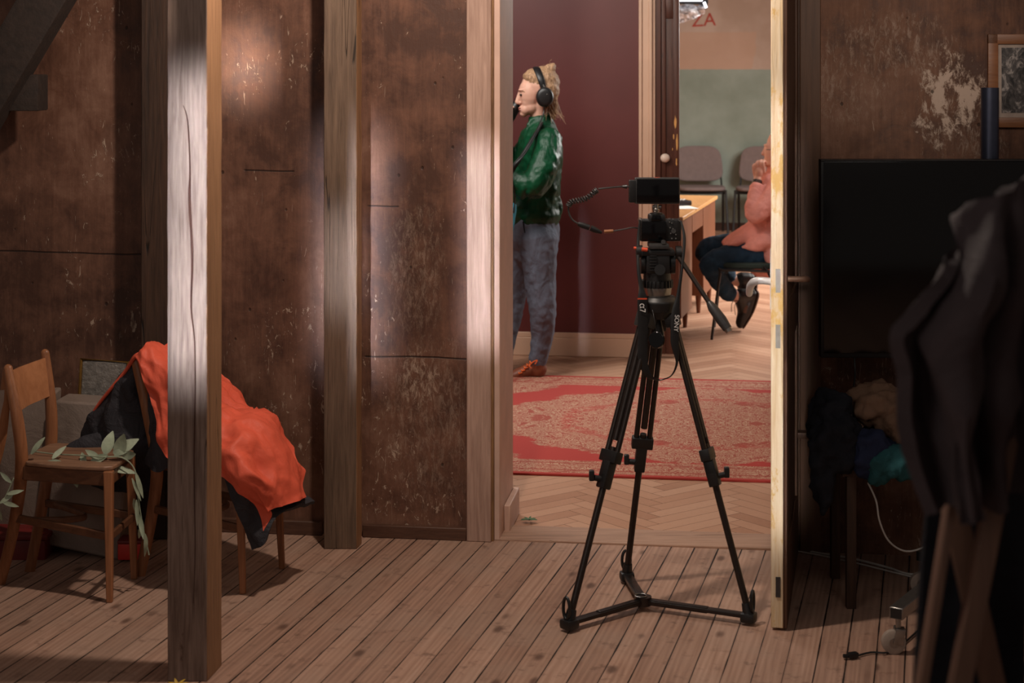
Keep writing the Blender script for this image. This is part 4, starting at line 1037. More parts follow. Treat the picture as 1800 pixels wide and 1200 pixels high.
# ---- woman in the green shirt
ZW = 9.25; sW = FPX/ZW
def W(px, py, dz=0.0):
    p = P(px, py, ZW); return Vector((p.x, p.y+dz, p.z))
wr_ = F(935, 662); wr_.y = ZW
wm = empty('person', wr_, 'woman in a green satin shirt and blue jeans wearing headphones', 'person')
bd = MB()
# torso and neck
chain(bd, [W(940, 415), W(940, 370), W(941, 320), W(946, 270), W(951, 240), W(953, 222)], [0.085, 0.075, 0.085, 0.09, 0.075, 0.04], flats=[1.2, 1.2, 1.2, 1.35, 1.6, 1.3])
chain(bd, [W(953, 228), W(948, 205), W(946, 180)], [0.052, 0.046, 0.05])
# head: faces left, turned a little to the camera
def hx(px, py, dz): return W(px, py, dz)
bd.ell(W(948, 151), (0.098, 0.076, 0.092)); bd.ell(W(931, 165, -0.012), (0.062, 0.062, 0.088)); bd.ell(W(932, 188, -0.010), (0.052, 0.052, 0.044))
bd.ell(W(920.5, 200, -0.020), (0.022, 0.024, 0.018)); bd.tube([W(914, 160, -0.022), W(910.5, 172, -0.026), W(908.8, 179, -0.028)], [0.009, 0.011, 0.013], 10, 4, rnd=True)
bd.ell(W(912, 181, -0.026), (0.013, 0.017, 0.009)); bd.ell(W(917, 158, -0.04), (0.020, 0.026, 0.008)); bd.ell(W(915.5, 158, 0.005), (0.014, 0.024, 0.008))
bd.ell(W(927, 178, -0.040), (0.030, 0.022, 0.034)); bd.ell(W(916.5, 191, -0.022), (0.015, 0.022, 0.018)); bd.ell(W(924, 192, -0.03), (0.03, 0.03, 0.03))
bd.ell(W(951, 172, -0.076), (0.018, 0.010, 0.030))
# arms + hands
chain(bd, [W(962, 246, -0.13), W(948, 288, -0.21), W(931, 320, -0.25)], [0.045, 0.04, 0.036]); chain(bd, [W(931, 320, -0.25), W(908, 309, -0.24), W(884, 296, -0.20)], [0.036, 0.032, 0.024])
hand(bd, W(882, 295, -0.20), (-1, 0.2, 0.3), (0, 1, 0.2), 1, 0.9)
chain(bd, [W(942, 246, 0.14), W(915, 280, 0.22), W(893, 300, 0.24)], [0.045, 0.04, 0.036]); chain(bd, [W(893, 300, 0.24), W(885, 265, 0.16), W(882, 228, 0.06)], [0.036, 0.030, 0.024])
hand(bd, W(882, 226, 0.05), (0.1, -0.3, 1), (0.5, -1, 0), 1, 0.9)
# legs
chain(bd, [W(943, 405, -0.08), W(948, 470, -0.09), W(952, 535, -0.09), W(953, 590, -0.06), W(946, 638, -0.04)], [0.072, 0.058, 0.045, 0.040, 0.030])
chain(bd, [W(930, 405, 0.09), W(908, 480, 0.12), W(896, 540, 0.14), W(889, 590, 0.14), W(884, 640, 0.12)], [0.085, 0.068, 0.05, 0.046, 0.034])
chain(bd, [W(946, 645, -0.04), W(925, 650, -0.04), W(908, 656, -0.04)], [0.032, 0.028, 0.022]); chain(bd, [W(884, 645, 0.12), W(862, 648, 0.12), W(846, 651, 0.12)], [0.032, 0.028, 0.022])
bd.build('body', 'skin', wm, remesh=0.0045, smo=4)
MB().ell(W(914.0, 189.6, -0.028), (0.010, 0.018, 0.004)).ell(W(914.4, 192.8, -0.027), (0.009, 0.016, 0.0045)).build('lips', 'lips', wm)
MB().ell(W(915.3, 166.5, -0.052), (0.008, 0.010, 0.0055)).build('eye', 'eye', wm); MB().ell(W(912.8, 166.5, -0.004), (0.007, 0.010, 0.0055)).build('eye', 'eye', wm)
MB().tube([W(911.5, 159.5, -0.035), W(915.5, 158.5, -0.054), W(922, 161, -0.066)], [0.0025, 0.0035, 0.002], 8, 3, rnd=True).build('eyebrow', 'hair', wm)
sh = MB()
chain(sh, [W(953, 214), W(953, 222), W(951, 238), W(949, 262), W(946, 300), W(943, 338), W(941, 362), W(941, 374)], [0.058, 0.078, 0.112, 0.124, 0.128, 0.128, 0.130, 0.140], flats=[1.0, 1.35, 1.62, 1.4, 1.18, 1.15, 1.12, 1.12])
chain(sh, [W(963, 246, -0.15), W(957, 280, -0.22), W(942, 312, -0.27), W(930, 324, -0.275), W(912, 316, -0.26), W(896, 302, -0.23), W(884, 296, -0.20)], [0.075, 0.078, 0.076, 0.070, 0.068, 0.058, 0.036], 18)
chain(sh, [W(943, 246, 0.15), W(918, 280, 0.22), W(895, 303, 0.25), W(888, 280, 0.2), W(884, 245, 0.10)], [0.070, 0.072, 0.068, 0.06, 0.040], 18)
sh.tube([W(949, 203), W(950, 214)], [0.062, 0.070], 20, 3)                            # stand collar
sh.tube([W(938, 207, -0.045), W(929, 222, -0.060), W(926, 232, -0.062)], [0.016, 0.022, 0.010], 10, 4, 0.4)
chain(sh, [W(975, 352, -0.02), W(980, 368, -0.02), W(983, 382, -0.02)], [0.035, 0.032, 0.012]); chain(sh, [W(915, 360, -0.08), W(907, 380, -0.08), W(901, 396, -0.07)], [0.05, 0.042, 0.014])
sh.build('shirt', 'satin', wm, remesh=0.0075, smo=8, disp=0.020, dscale=0.06)
# shirt folds: raised ridges across the sleeve
tr = MB()
chain(tr, [W(941, 352), W(940, 372), W(938, 395), W(937, 420), W(936, 440)], [0.108, 0.128, 0.142, 0.145, 0.11], flats=[1.05, 1.05, 1.05, 1.0, 1.0])
chain(tr, [W(946, 420, -0.08), W(947, 445, -0.09), W(949, 490, -0.09), W(953, 540, -0.09), W(953, 585, -0.06), W(948, 615, -0.05), W(945, 634, -0.045)], [0.11, 0.098, 0.084, 0.074, 0.062, 0.053, 0.048], 18)
chain(tr, [W(926, 420, 0.08), W(912, 465, 0.11), W(903, 510, 0.13), W(896, 560, 0.14), W(888, 600, 0.13), W(885, 634, 0.12)], [0.11, 0.092, 0.080, 0.070, 0.060, 0.048], 18)
tr.build('jeans', 'jeans', wm, remesh=0.0075, smo=5, disp=0.014, dscale=0.045)
MB().tube([W(919, 385, -0.135), W(922, 402, -0.142), W(927, 416, -0.138)], 0.003, 6, 3).build('pocket_seam', 'darkcloth', wm)
for dz, x0, dy in ((-0.045, 0, 0), (0.12, -60, -3)):
    bt = MB(); chain(bt, [W(948+x0, 645+dy, dz), W(930+x0, 648+dy, dz), W(914+x0, 654+dy, dz), W(902+x0, 658+dy, dz)], [0.042, 0.040, 0.034, 0.028], flats=[1, 1, 1.15, 1.3], ref=(0, 0, 1))
    chain(bt, [W(945+x0, 648+dy, dz), W(945+x0, 630+dy, dz)], [0.046, 0.044])
    bo = bt.build('boot', 'boot', wm, remesh=0.004, smo=3)
    so = MB(); so.tube([W(957+x0, 662.3+dy, dz), W(940+x0, 663+dy, dz), W(915+x0, 664.5+dy, dz), W(896+x0, 664.5+dy, dz)], [0.034, 0.046, 0.048, 0.030], 14, 4, flats=[0.28, 0.22, 0.22, 0.28], ref=(0, 1, 0), rnd=True)
    so.build('sole', 'sole', bo)
    lc_ = MB()
    for i in range(5):
        x, y = 936-i*5+x0, 632+i*4.6+dy; lc_.tube([W(x-3, y+1, dz-0.045), W(x-5, y-1, dz-0.02), W(x-3.5, y+2, dz+0.02)], 0.0035, 6, 3); lc_.tube([W(x+2, y-1, dz-0.043), W(x-6, y+2.5, dz-0.03)], 0.003, 6)
    lc_.tube([W(937+x0, 630+dy, dz-0.05), W(944+x0, 627+dy, dz-0.062), W(940+x0, 634+dy, dz-0.06)], 0.003, 6, 4); lc_.tube([W(937+x0, 630+dy, dz-0.05), W(930+x0, 637+dy, dz-0.06), W(934+x0, 641+dy, dz-0.058)], 0.003, 6, 4)
    lc_.build('laces', 'lace', bo)
hr = MB(); hr.ell(W(954, 147, 0.006), (0.094, 0.083, 0.096)).ell(W(939, 136.5, 0.004), (0.062, 0.078, 0.050)).ell(W(946, 143, 0.004), (0.078, 0.081, 0.072)).ell(W(962, 158), (0.068, 0.078, 0.085)); hr.ell(W(966, 122), (0.033, 0.036, 0.031)); hr.ell(W(971, 116), (0.020, 0.02, 0.018))
hr.tube([W(960, 128), W(964, 124)], 0.022, 10, 2); chain(hr, [W(966, 172, -0.02), W(972, 192, -0.03), W(973, 208, -0.035)], [0.038, 0.028, 0.010])
ho = hr.build('hair', 'hair', wm, remesh=0.005, smo=2, disp=0.010, dscale=0.02)
hs = MB()
for i in range(46):
    a = W(random.uniform(958, 980), random.uniform(165, 180), random.uniform(-0.08, 0.0)); hs.tube([a, a+Vector((random.uniform(-0.01, 0.02), 0, -0.05)), a+Vector((random.uniform(-0.02, 0.05), -0.01, random.uniform(-0.12, -0.08)))], [0.0022, 0.0016, 0.0006], 5, 3)
for i in range(16):
    a = W(966, 120)+rv(0.022); d = rv(1.0).normalized(); hs.tube([a, a+d*0.02, a+d*0.030+rv(0.014)], [0.0016, 0.001, 0.0004], 5, 3)
hs.build('loose_strands', 'hair', wm)
# headphones
hp_ = empty('headphones', W(957, 170, -0.09), 'large black closed headphones on the head of the woman', 'headphones')
MB().tube([W(956, 160, -0.092), W(950, 138, -0.088), W(944.5, 123, -0.045), W(943, 119, 0.0), W(944.5, 123, 0.045), W(950, 138, 0.09), W(956, 160, 0.094)], [0.014, 0.018, 0.020, 0.020, 0.020, 0.018, 0.014], 12, 6, 0.35, ref=(1, 0, 0)).build('headband', 'black', hp_)
for sg in (-1, 1):
    c_ = W(957, 170, sg*0.098); e_ = MB(); e_.tube([c_+Vector((0, -sg*0.006, 0)), c_, c_+Vector((0, sg*0.012, 0)), c_+Vector((0, sg*0.026, 0)), c_+Vector((0, sg*0.032, 0))], [0.036, 0.046, 0.048, 0.042, 0.026], 28, 3, flats=[1.12]*5, ref=(1, 0, 0))
    e_.build('ear_cup', 'black', hp_); MB().tube([c_+Vector((-0.006, -sg*0.014, 0)), c_+Vector((-0.004, 0, 0))], [0.042, 0.045], 24, flat=1.12, ref=(1, 0, 0)).build('ear_pad', 'boot', hp_)
    MB().tube([W(954, 148, sg*0.094), W(958, 157, sg*0.112), W(961, 166, sg*0.13)], 0.004, 8, 3).build('yoke', 'steel', hp_)
MB().tube([W(956, 184, -0.12), W(954, 200, -0.12), W(942, 228, -0.22), W(920, 264, -0.30), W(900, 290, -0.34), W(905, 345, -0.30), W(896, 400, -0.20)], 0.0035, 8, 6).build('cable', 'black', hp_)
sb = empty('shoulder_bag', W(892, 380, -0.14), 'small teal bag on a black strap at the hip of the woman', 'bag')
MB().box(W(890, 374, -0.24), (0.10, 0.06, 0.16), Matrix.Rotation(0.15, 3, 'Y'), 0.02).build('pouch', 'teal', sb, disp=0.01, dscale=0.04, sub=1)
ribbon([W(952, 214, -0.10), W(938, 236, -0.20), W(922, 262, -0.27), W(904, 288, -0.32), W(884, 330, -0.30), W(880, 350, -0.17)], [0.024]*6, 0.003, ref=(0.8, 0.3, 0.5)).build('strap', 'black', sb)
vf = empty('viewfinder_arm', W(898, 200, 0.02), 'slanting black viewfinder held before the face of the woman', 'viewfinder')
MB().tube([W(911, 178, 0.03), W(905, 190, 0.03), W(885, 222, 0.03)], [0.018, 0.030, 0.034], 16, 3).build('tube', 'black', vf)
MB().tube([W(912, 175, 0.03), W(909.5, 181, 0.03)], [0.022, 0.022], 16).build('eyecup', 'black', vf)

# ---- person on the chair in the far room
ZS = 10.7
def V(px, py, dz=0.0):
    p = P(px, py, ZS); return Vector((p.x, p.y+dz, p.z))
pr = F(1330, 584); pr.y = ZS
ps = empty('person', pr, 'seated person in a pink shirt and dark jeans with ankles crossed', 'person')
bd = MB()
chain(bd, [V(1352, 440), V(1354, 400), V(1362, 350), V(1368, 318), V(1371, 304)], [0.13, 0.12, 0.12, 0.10, 0.05], flats=[1.2, 1.2, 1.3, 1.5, 1.2])
chain(bd, [V(1371, 308), V(1372, 285)], [0.055, 0.052]); bd.ell(V(1375, 255), (0.098, 0.077, 0.105)); bd.ell(V(1360, 268, -0.01), (0.062, 0.06, 0.088)); bd.ell(V(1358, 285, -0.01), (0.044, 0.044, 0.034))
bd.tube([V(1346.5, 257), V(1343, 266), V(1341.5, 270)], [0.008, 0.011, 0.013], 10, 3, rnd=True); bd.ell(V(1346, 281), (0.014, 0.020, 0.014)); bd.ell(V(1347, 290), (0.018, 0.02, 0.014)); bd.ell(V(1347, 255, 0), (0.016, 0.04, 0.008)); bd.ell(V(1380, 268, -0.078), (0.018, 0.01, 0.03))
chain(bd, [V(1364, 318, -0.16), V(1338, 348, -0.22), V(1314, 374, -0.22)], [0.048, 0.044, 0.040]); chain(bd, [V(1314, 374, -0.22), V(1320, 345, -0.17), V(1326, 320, -0.10), V(1328, 312, -0.09)], [0.040, 0.036, 0.026, 0.024])
# loosely closed hand at the chin
pal = V(1330, 298, -0.085); bd.ell(pal, (0.030, 0.036, 0.048)); wv_ = V(1328, 313, -0.088)
for i, (x, y, dz_) in enumerate(((1320.5, 293, -0.085), (1325.5, 288, -0.095), (1331, 286, -0.10), (1336.5, 287, -0.10))):
    a = V(x+1.5, y+8, dz_-0.004); k1 = V(x, y-3, dz_-0.018); k2 = V(x+4.5, y-5.5, dz_+0.012); k3 = V(x+8.0, y-0.5, dz_+0.03)
    bd.tube([V(x+3, y+14, dz_+0.005), a, k1, k2, k3], [0.010, 0.0100, 0.0098, 0.0088, 0.0075], 10, 3, rnd=True)
bd.tube([V(1334, 306, -0.085), V(1340, 299, -0.07), V(1342, 291, -0.055)], [0.013, 0.011, 0.008], 10, 3, rnd=True)
chain(bd, [V(1370, 318, 0.16), V(1345, 350, 0.24), V(1340, 382, 0.22)], [0.048, 0.044, 0.038]); chain(bd, [V(1340, 382, 0.22), V(1336, 400, 0.12), V(1334, 410, 0.06)], [0.036, 0.03, 0.024])
hand(bd, V(1334, 412, 0.06), (-0.8, -0.4, -0.2), (0, 0.2, -1), 1, 0.7)
chain(bd, [V(1346, 440, -0.09), V(1290, 446, -0.13), V(1245, 458, -0.14)], [0.068, 0.06, 0.045]); chain(bd, [V(1245, 460, -0.14), V(1262, 490, -0.05), V(1292, 520, 0.05), V(1300, 526, 0.07)], [0.044, 0.042, 0.036, 0.034])
chain(bd, [V(1346, 438, 0.10), V(1295, 440, 0.16), V(1250, 446, 0.18)], [0.068, 0.06, 0.045]); chain(bd, [V(1250, 448, 0.18), V(1270, 475, 0.22), V(1296, 499, 0.27), V(1312, 505, 0.28)], [0.044, 0.042, 0.036, 0.034])
chain(bd, [V(1300, 526, 0.07), V(1312, 548, 0.09), V(1308, 570, 0.10)], [0.030, 0.024, 0.018]); chain(bd, [V(1312, 505, 0.28), V(1326, 530, 0.28), V(1322, 552, 0.28)], [0.030, 0.024, 0.018])
bd.build('body', 'skin', ps, remesh=0.0048, smo=3)
hh = MB().ell(V(1380, 250, 0), (0.098, 0.086, 0.098)).ell(V(1386, 265), (0.085, 0.085, 0.10)); hh.build('hair', 'darkcloth', ps, remesh=0.006, smo=2)
gl = MB(); gl.tube([V(1345, 262, -0.045)+Vector((0, 0.0, 0)), V(1350, 262, -0.062), V(1372, 262, -0.08)], 0.002, 6, 3); gl.build('glasses', 'steel', ps)
sh = MB()
chain(sh, [V(1370, 303), V(1368, 316), V(1364, 340), V(1359, 370), V(1353, 400), V(1350, 430), V(1352, 455)], [0.07, 0.11, 0.135, 0.14, 0.14, 0.15, 0.14], 20, flats=[1.1, 1.6, 1.4, 1.25, 1.2, 1.2, 1.2])
chain(sh, [V(1364, 320, -0.17), V(1347, 345, -0.22), V(1324, 368, -0.25), V(1315, 373, -0.24), V(1315, 358, -0.21), V(1321, 340, -0.16), V(1325, 328, -0.125)], [0.072, 0.066, 0.058, 0.048, 0.050, 0.046, 0.042], 18)
chain(sh, [V(1370, 320, 0.17), V(1348, 350, 0.24), V(1342, 384, 0.22), V(1336, 400, 0.12)], [0.075, 0.07, 0.06, 0.045], 18)
sh.tube([V(1325.2, 335, -0.135), V(1325.8, 323, -0.115)], [0.050, 0.049], 18)
sh.tube([V(1364, 306), V(1371, 294)], [0.07, 0.062], 18)
# shirt front spread over the lap
chain(sh, [V(1345, 405, -0.02), V(1322, 408, -0.04), V(1295, 418, -0.04), V(1272, 427, -0.04)], [0.09, 0.070, 0.046, 0.014], 18, flats=[1.5, 2.0, 3.0, 8.0], ref=(0, 0, 1))
chain(sh, [V(1335, 420, -0.18), V(1318, 424, -0.20), V(1300, 428, -0.20)], [0.06, 0.045, 0.016], 16)
chain(sh, [V(1350, 430, -0.16), V(1350, 452, -0.20), V(1352, 468, -0.2)], [0.06, 0.05, 0.02], 16)
sh.build('shirt', 'pink', ps, remesh=0.0075, smo=10, disp=0.018, dscale=0.06)
tr = MB()
chain(tr, [V(1355, 438, 0), V(1340, 440, 0)], [0.11, 0.11], flats=[1.5, 1.5])
chain(tr, [V(1348, 440, -0.09), V(1300, 446, -0.12), V(1262, 452, -0.14), V(1243, 461, -0.14)], [0.095, 0.085, 0.078, 0.068], 18); chain(tr, [V(1243, 463, -0.14), V(1262, 492, -0.06), V(1282, 517, 0.02)], [0.066, 0.058, 0.052], 18)
chain(tr, [V(1348, 438, 0.10), V(1300, 438, 0.15), V(1258, 441, 0.18), V(1246, 448, 0.18)], [0.095, 0.085, 0.078, 0.066], 18); chain(tr, [V(1246, 450, 0.18), V(1268, 472, 0.22), V(1290, 494, 0.26)], [0.064, 0.056, 0.050], 18)
tr.build('jeans', 'navy', ps, remesh=0.0075, smo=4, disp=0.018, dscale=0.05)
for (an, hl_, to, nm) in ((V(1302, 524, 0.07), V(1326, 522, 0.10), V(1308, 576, 0.11), 0), (V(1313, 502, 0.28), V(1331, 500, 0.29), V(1326, 556, 0.29), 1)):
    bt = MB(); m_ = (hl_+to)/2; chain(bt, [hl_, m_+Vector((-0.005, 0, 0)), to+Vector((-0.006, 0, 0.012))], [0.040, 0.050, 0.034], ref=(0, 1, 0), flats=[0.95, 1.0, 0.9]); chain(bt, [hl_.lerp(an, 0.3), an+Vector((0.004, 0, 0.006))], [0.044, 0.046]); chain(bt, [an, m_+Vector((-0.02, 0, 0)), to+Vector((-0.012, 0, 0.016))], [0.040, 0.042, 0.028])
    so_ = bt.build('shoe', 'shoeblk', ps, remesh=0.005, smo=2)
    ou = Vector((0.030, 0, -0.002)); MB().tube([hl_+ou+Vector((0, 0, 0.03)), hl_+ou*1.2, m_+ou*1.25, to+ou*0.7+Vector((0, 0, 0.004))], [0.020, 0.036, 0.044, 0.030], 14, 4, flats=[0.25, 0.25, 0.2, 0.25], ref=(0, 1, 0), rnd=True).build('sole', 'sole', so_)
    if nm == 0:
        lc_ = MB(); lc_.tube([an+Vector((-0.01, -0.04, -0.02)), an+Vector((-0.05, -0.045, -0.03)), an+Vector((-0.055, -0.045, -0.09))], 0.002, 6, 4); lc_.tube([an+Vector((-0.01, -0.04, -0.02)), an+Vector((-0.035, -0.05, -0.05)), an+Vector((-0.03, -0.05, -0.11))], 0.002, 6, 4)
        lc_.build('laces', 'black', so_); MB().box(m_+Vector((-0.015, -0.046, 0.012)), (0.022, 0.008, 0.05), Matrix.Rotation(0.3, 3, 'Y'), 0.003).build('side_panel', 'sole', so_)
wt = empty('wristwatch', V(1327, 318, -0.09), 'dark wristwatch on the raised wrist of the seated person', 'watch')
MB().tube([V(1326.4, 320, -0.098), V(1327.4, 315.5, -0.092)], 0.031, 20).build('strap', 'black', wt); MB().cyl(V(1327, 317, -0.118), V(1327, 317, -0.134), 0.014).build('dial', 'steel', wt)

# ============================================================ STACKING CHAIRS
def iso_chair(name, label, matpad, group=None, loc=(0, 0, 0), rz=0, back=True):
    """built around the origin, faces -Y"""
    root = empty(name, (0, 0, 0), label, 'chair', group)
    for sx in (-1, 1):
        x = 0.235*sx
        MB().tube([(x*1.08, -0.24, 0.0), (x*1.0, -0.19, 0.40), (x*1.0, -0.17, 0.425), (x, 0.16, 0.42)], 0.0125, 10, 4, 0.7).build('leg', 'black', root)
        MB().tube([(x*1.08, 0.30, 0.0), (x*1.0, 0.10, 0.42), (x, 0.07, 0.425)], 0.0125, 10, 3, 0.7).build('leg', 'black', root)
        if back: MB().tube([(x*0.98, 0.14, 0.42), (x*0.98, 0.20, 0.46), (x*0.94, 0.26, 0.62), (x*0.90, 0.28, 0.72)], 0.0125, 10, 4, 0.7).build('back_tube', 'black', root)
    for yy in (0.12, -0.15): MB().tube([(-0.235, yy, 0.41), (0.235, yy, 0.41)], 0.010, 8).build('seat_frame', 'black', root)
    n = 22; rg_ = []
    for i in range(n):
        a = 2*PI*i/n; c_, s_ = math.cos(a), math.sin(a); q = 0.55
        rg_.append(Vector((0.245*math.copysign(abs(c_)**q, c_), 0.215*math.copysign(abs(s_)**q, s_)-0.01, 0.435)))
    MB().prism(rg_, (0, 0, 0.034)).build('seat', matpad, root, smooth=0.9, bevel=0.010)
    if back:
        rg_ = []
        for i in range(28):
            a = 2*PI*i/28; c_, s_ = math.cos(a), math.sin(a); q = 0.5
            x = 0.24*math.copysign(abs(c_)**q, c_); z = 0.175*math.copysign(abs(s_)**q, s_); x *= 1-0.08*(z/0.175)
            rg_.append(Vector((x, 0.235+0.09*(z+0.175)-0.45*x*x, 0.675+z)))
        MB().prism(rg_, (0, 0.035, 0)).build('backrest', matpad, root, smooth=0.9, bevel=0.008)
    return root
def copy_tree(o, parent=None):
    c_ = o.copy(); COL.objects.link(c_)
    if parent is not None: c_.parent = parent
    for ch in list(o.children): copy_tree(ch, c_)
    return c_
gch = iso_chair('stacking_chair', 'left of the two grey upholstered chairs against the far wall', 'greyseat', 'grey chairs along the far wall')
def Bp(px, dv): u = U(px, VB-dv); return R(u, VB-dv, 0)
gch2 = copy_tree(gch); gch2['label'] = 'right grey upholstered chair at the far wall, partly behind the seated person'
gch.location = Bp(1231, 0.42); gch.rotation_euler = (0, 0, -ANG+0.10); gch.scale = (1.0, 1, 1.02)
gch2.location = Bp(1338, 0.42); gch2.rotation_euler = (0, 0, -ANG-0.12); gch2.scale = (1.0, 1, 1.02)
bch = iso_chair('stacking_chair', 'black framed chair the person in pink sits on', 'greenseat', 'chair')
del bch['group']
cpos = V(1312, 584); bch.location = (cpos.x+0.03, ZS-0.02, 0); bch.rotation_euler = (0, 0, -PI/2-0.15)

# ============================================================ DESK
dk = empty('writing_desk', (1.1, 11.3, 0), 'orange wooden writing desk with drawers in the far room', 'desk')
e0 = Vector((1.04, 10.50, 0)); e1 = Vector((1.450, 12.18, 0)); dd = (e1-e0).normalized(); dn = Vector((-dd.y, dd.x, 0)); DL = (e1-e0).length
def K(a, b, z): return e0+dd*a+dn*b+Vector((0, 0, z))       # a along the front, b into the desk (left)
def kbox(mb, a0, a1, b0, b1, z0, z1): return mb.hexa([K(a0, b0, z0), K(a1, b0, z0), K(a1, b1, z0), K(a0, b1, z0)], [K(a0, b0, z1), K(a1, b0, z1), K(a1, b1, z1), K(a0, b1, z1)])
mb = MB(); kbox(mb, -0.02, DL+0.02, -0.015, 0.68, 0.725, 0.75); mb.build('tabletop', 'desktop', dk, bevel=0.004)
mb = MB(); kbox(mb, 0.0, 0.50, 0.0, 0.64, 0.12, 0.725); mb.build('pedestal', 'desk', dk, bevel=0.003)
mb = MB(); kbox(mb, 0.52, 1.05, 0.0, 0.62, 0.60, 0.725); dro = mb.build('drawer', 'desk', dk, bevel=0.004)
mb = MB(); kbox(mb, 1.08, DL, 0.0, 0.64, 0.12, 0.725); mb.build('pedestal', 'desk', dk, bevel=0.003)
mb = MB(); kbox(mb, 0.50, 1.08, 0.60, 0.62, 0.20, 0.725); mb.build('modesty_panel', 'desk', dk)
for a_ in (0.04, 0.46, 1.12, DL-0.04):
    for b_ in (0.04, 0.58): MB().tube([K(a_, b_, 0.0), K(a_, b_, 0.13)], [0.013, 0.022], 12).build('leg', 'desk', dk)
for i, (a_, b_, rz, w_, l_) in enumerate(((0.62, 0.02, 0.2, 0.21, 0.297), (1.12, 0.14, -0.3, 0.15, 0.21))):
    pp = MB(); c_ = K(a_+0.05, b_+0.10, 0.7515+0.001); pp.box(c_, (w_, l_, 0.002), Matrix.Rotation(rz, 3, 'Z'))
    tag(pp.build('paper_sheet', 'paper'), ['white sheet of paper on the near part of the desk', 'small white note at the back of the desk'][i], 'paper', None)
tl = empty('desk_phone', K(0.85, 0.16, 0.752), 'black desk phone lying on the writing desk', 'telephone')
MB().box(K(0.85, 0.16, 0.770), (0.16, 0.20, 0.035), Matrix.Rotation(0.3, 3, 'Z'), 0.01).build('base', 'black', tl); MB().box(K(0.85, 0.20, 0.797), (0.05, 0.20, 0.022), Matrix.Rotation(0.3, 3, 'Z'), 0.009).build('handset', 'dkgrey', tl)
kk = MB()
for i in range(3):
    for j in range(4): kk.box(K(0.80+j*0.022, 0.10+i*0.02, 0.789), (0.011, 0.011, 0.005), Matrix.Rotation(0.3, 3, 'Z'), 0.001)
kk.build('keys', 'paper', tl)

# ============================================================ STUDIO LAMP at the top
def foilmat():
    t = NT('crumpled foil'); v = t.mapping(scale=(1, 1, 2.5)); n = t.noise(v, 14, 4, 0.6, 1.5)
    col = t.ramp(n, [(0.35, lin(110, 108, 112)), (0.6, lin(225, 224, 228))]); t.bump(n, 1.0, 0.03)
    return t.fin(col, 0.3, 0.6, 0.5)
M['foil'] = foilmat(); M['tube'] = emis('lit tube', (240, 245, 255), 3.0)
ZL = 12.6
def LP(px, py, dz=0): p = P(px, py, ZL); return Vector((p.x, p.y+dz, p.z))
lm = empty('studio_lamp', LP(1195, -60), 'black studio lamp with lit tubes and a foil reflector, top of the doorway', 'lamp')
MB().prism([LP(1120, -60), LP(1238, -60), LP(1245, 4), LP(1242, 16), LP(1232, 16), LP(1231, 8), LP(1120, 5)], (0, 0.06, 0)).build('hood', 'black', lm)
MB().tube([LP(1130, 0.5, -0.02), LP(1234, 0.5, -0.02)], 0.008, 10).build('lit_tube', 'tube', lm)
MB().tube([LP(1237, 4, -0.02), LP(1241, 14, -0.02)], 0.009, 10).build('lit_tube', 'tube', lm)
MB().sheet([[LP(1130, 8), LP(1180, 8), LP(1234, 9)], [LP(1130, 26, -0.04), LP(1185, 24, -0.04), LP(1238, 15, -0.03)], [LP(1130, 48, 0), LP(1196, 41, 0), LP(1239, 24, 0)]], 14, 8, 0.02, 12, 0, 0.006).build('foil_reflector', 'foil', lm, smooth=0.3)
MB().tube([LP(1180, -60, 0.03), LP(1180, -250, 0.03)], 0.012, 10).build('hanger', 'black', lm)

# ============================================================ TV ON A WHEELED STAND
ZV = 5.56; sV = FPX/ZV
tvx0 = (1443-900)/sV; tvw = 1.115; tz1 = CAMH-(280-HY)/sV; tz0 = CAMH-(629-HY)/sV
tv = empty('television', (tvx0+tvw/2, ZV+0.03, tz0), 'large black switched off television screen on the right', 'television')
MB().box((tvx0+tvw/2, ZV+0.025, (tz0+tz1)/2), (tvw, 0.045, tz1-tz0), None, 0.004).build('housing', 'black', tv)
MB().box((tvx0+tvw/2, ZV, (tz0+tz1)/2+0.004), (tvw-0.018, 0.004, tz1-tz0-0.024), None, 0.001).build('screen', 'screen', tv)
MB().box((tvx0+tvw/2, ZV-0.001, tz1-0.003), (tvw, 0.006, 0.004)).build('bezel', 'dkgrey', tv)
cx_ = P(1740, 200, 5.655).x
ts = empty('television_stand', (cx_, 5.655, 0), 'steel television stand on wheels with a round column above the screen', 'stand')
MB().cyl((cx_, 5.655, 0.12), (cx_, 5.655, CAMH-(154-HY)*5.655/FPX), 0.029, 24).build('column', 'bluesteel', ts)
MB().box((cx_, 5.618, 1.05), (0.40, 0.024, 0.40), None, 0.003).build('mount_plate', 'dkgrey', ts)
hub = Vector((cx_, 5.655, 0.12))
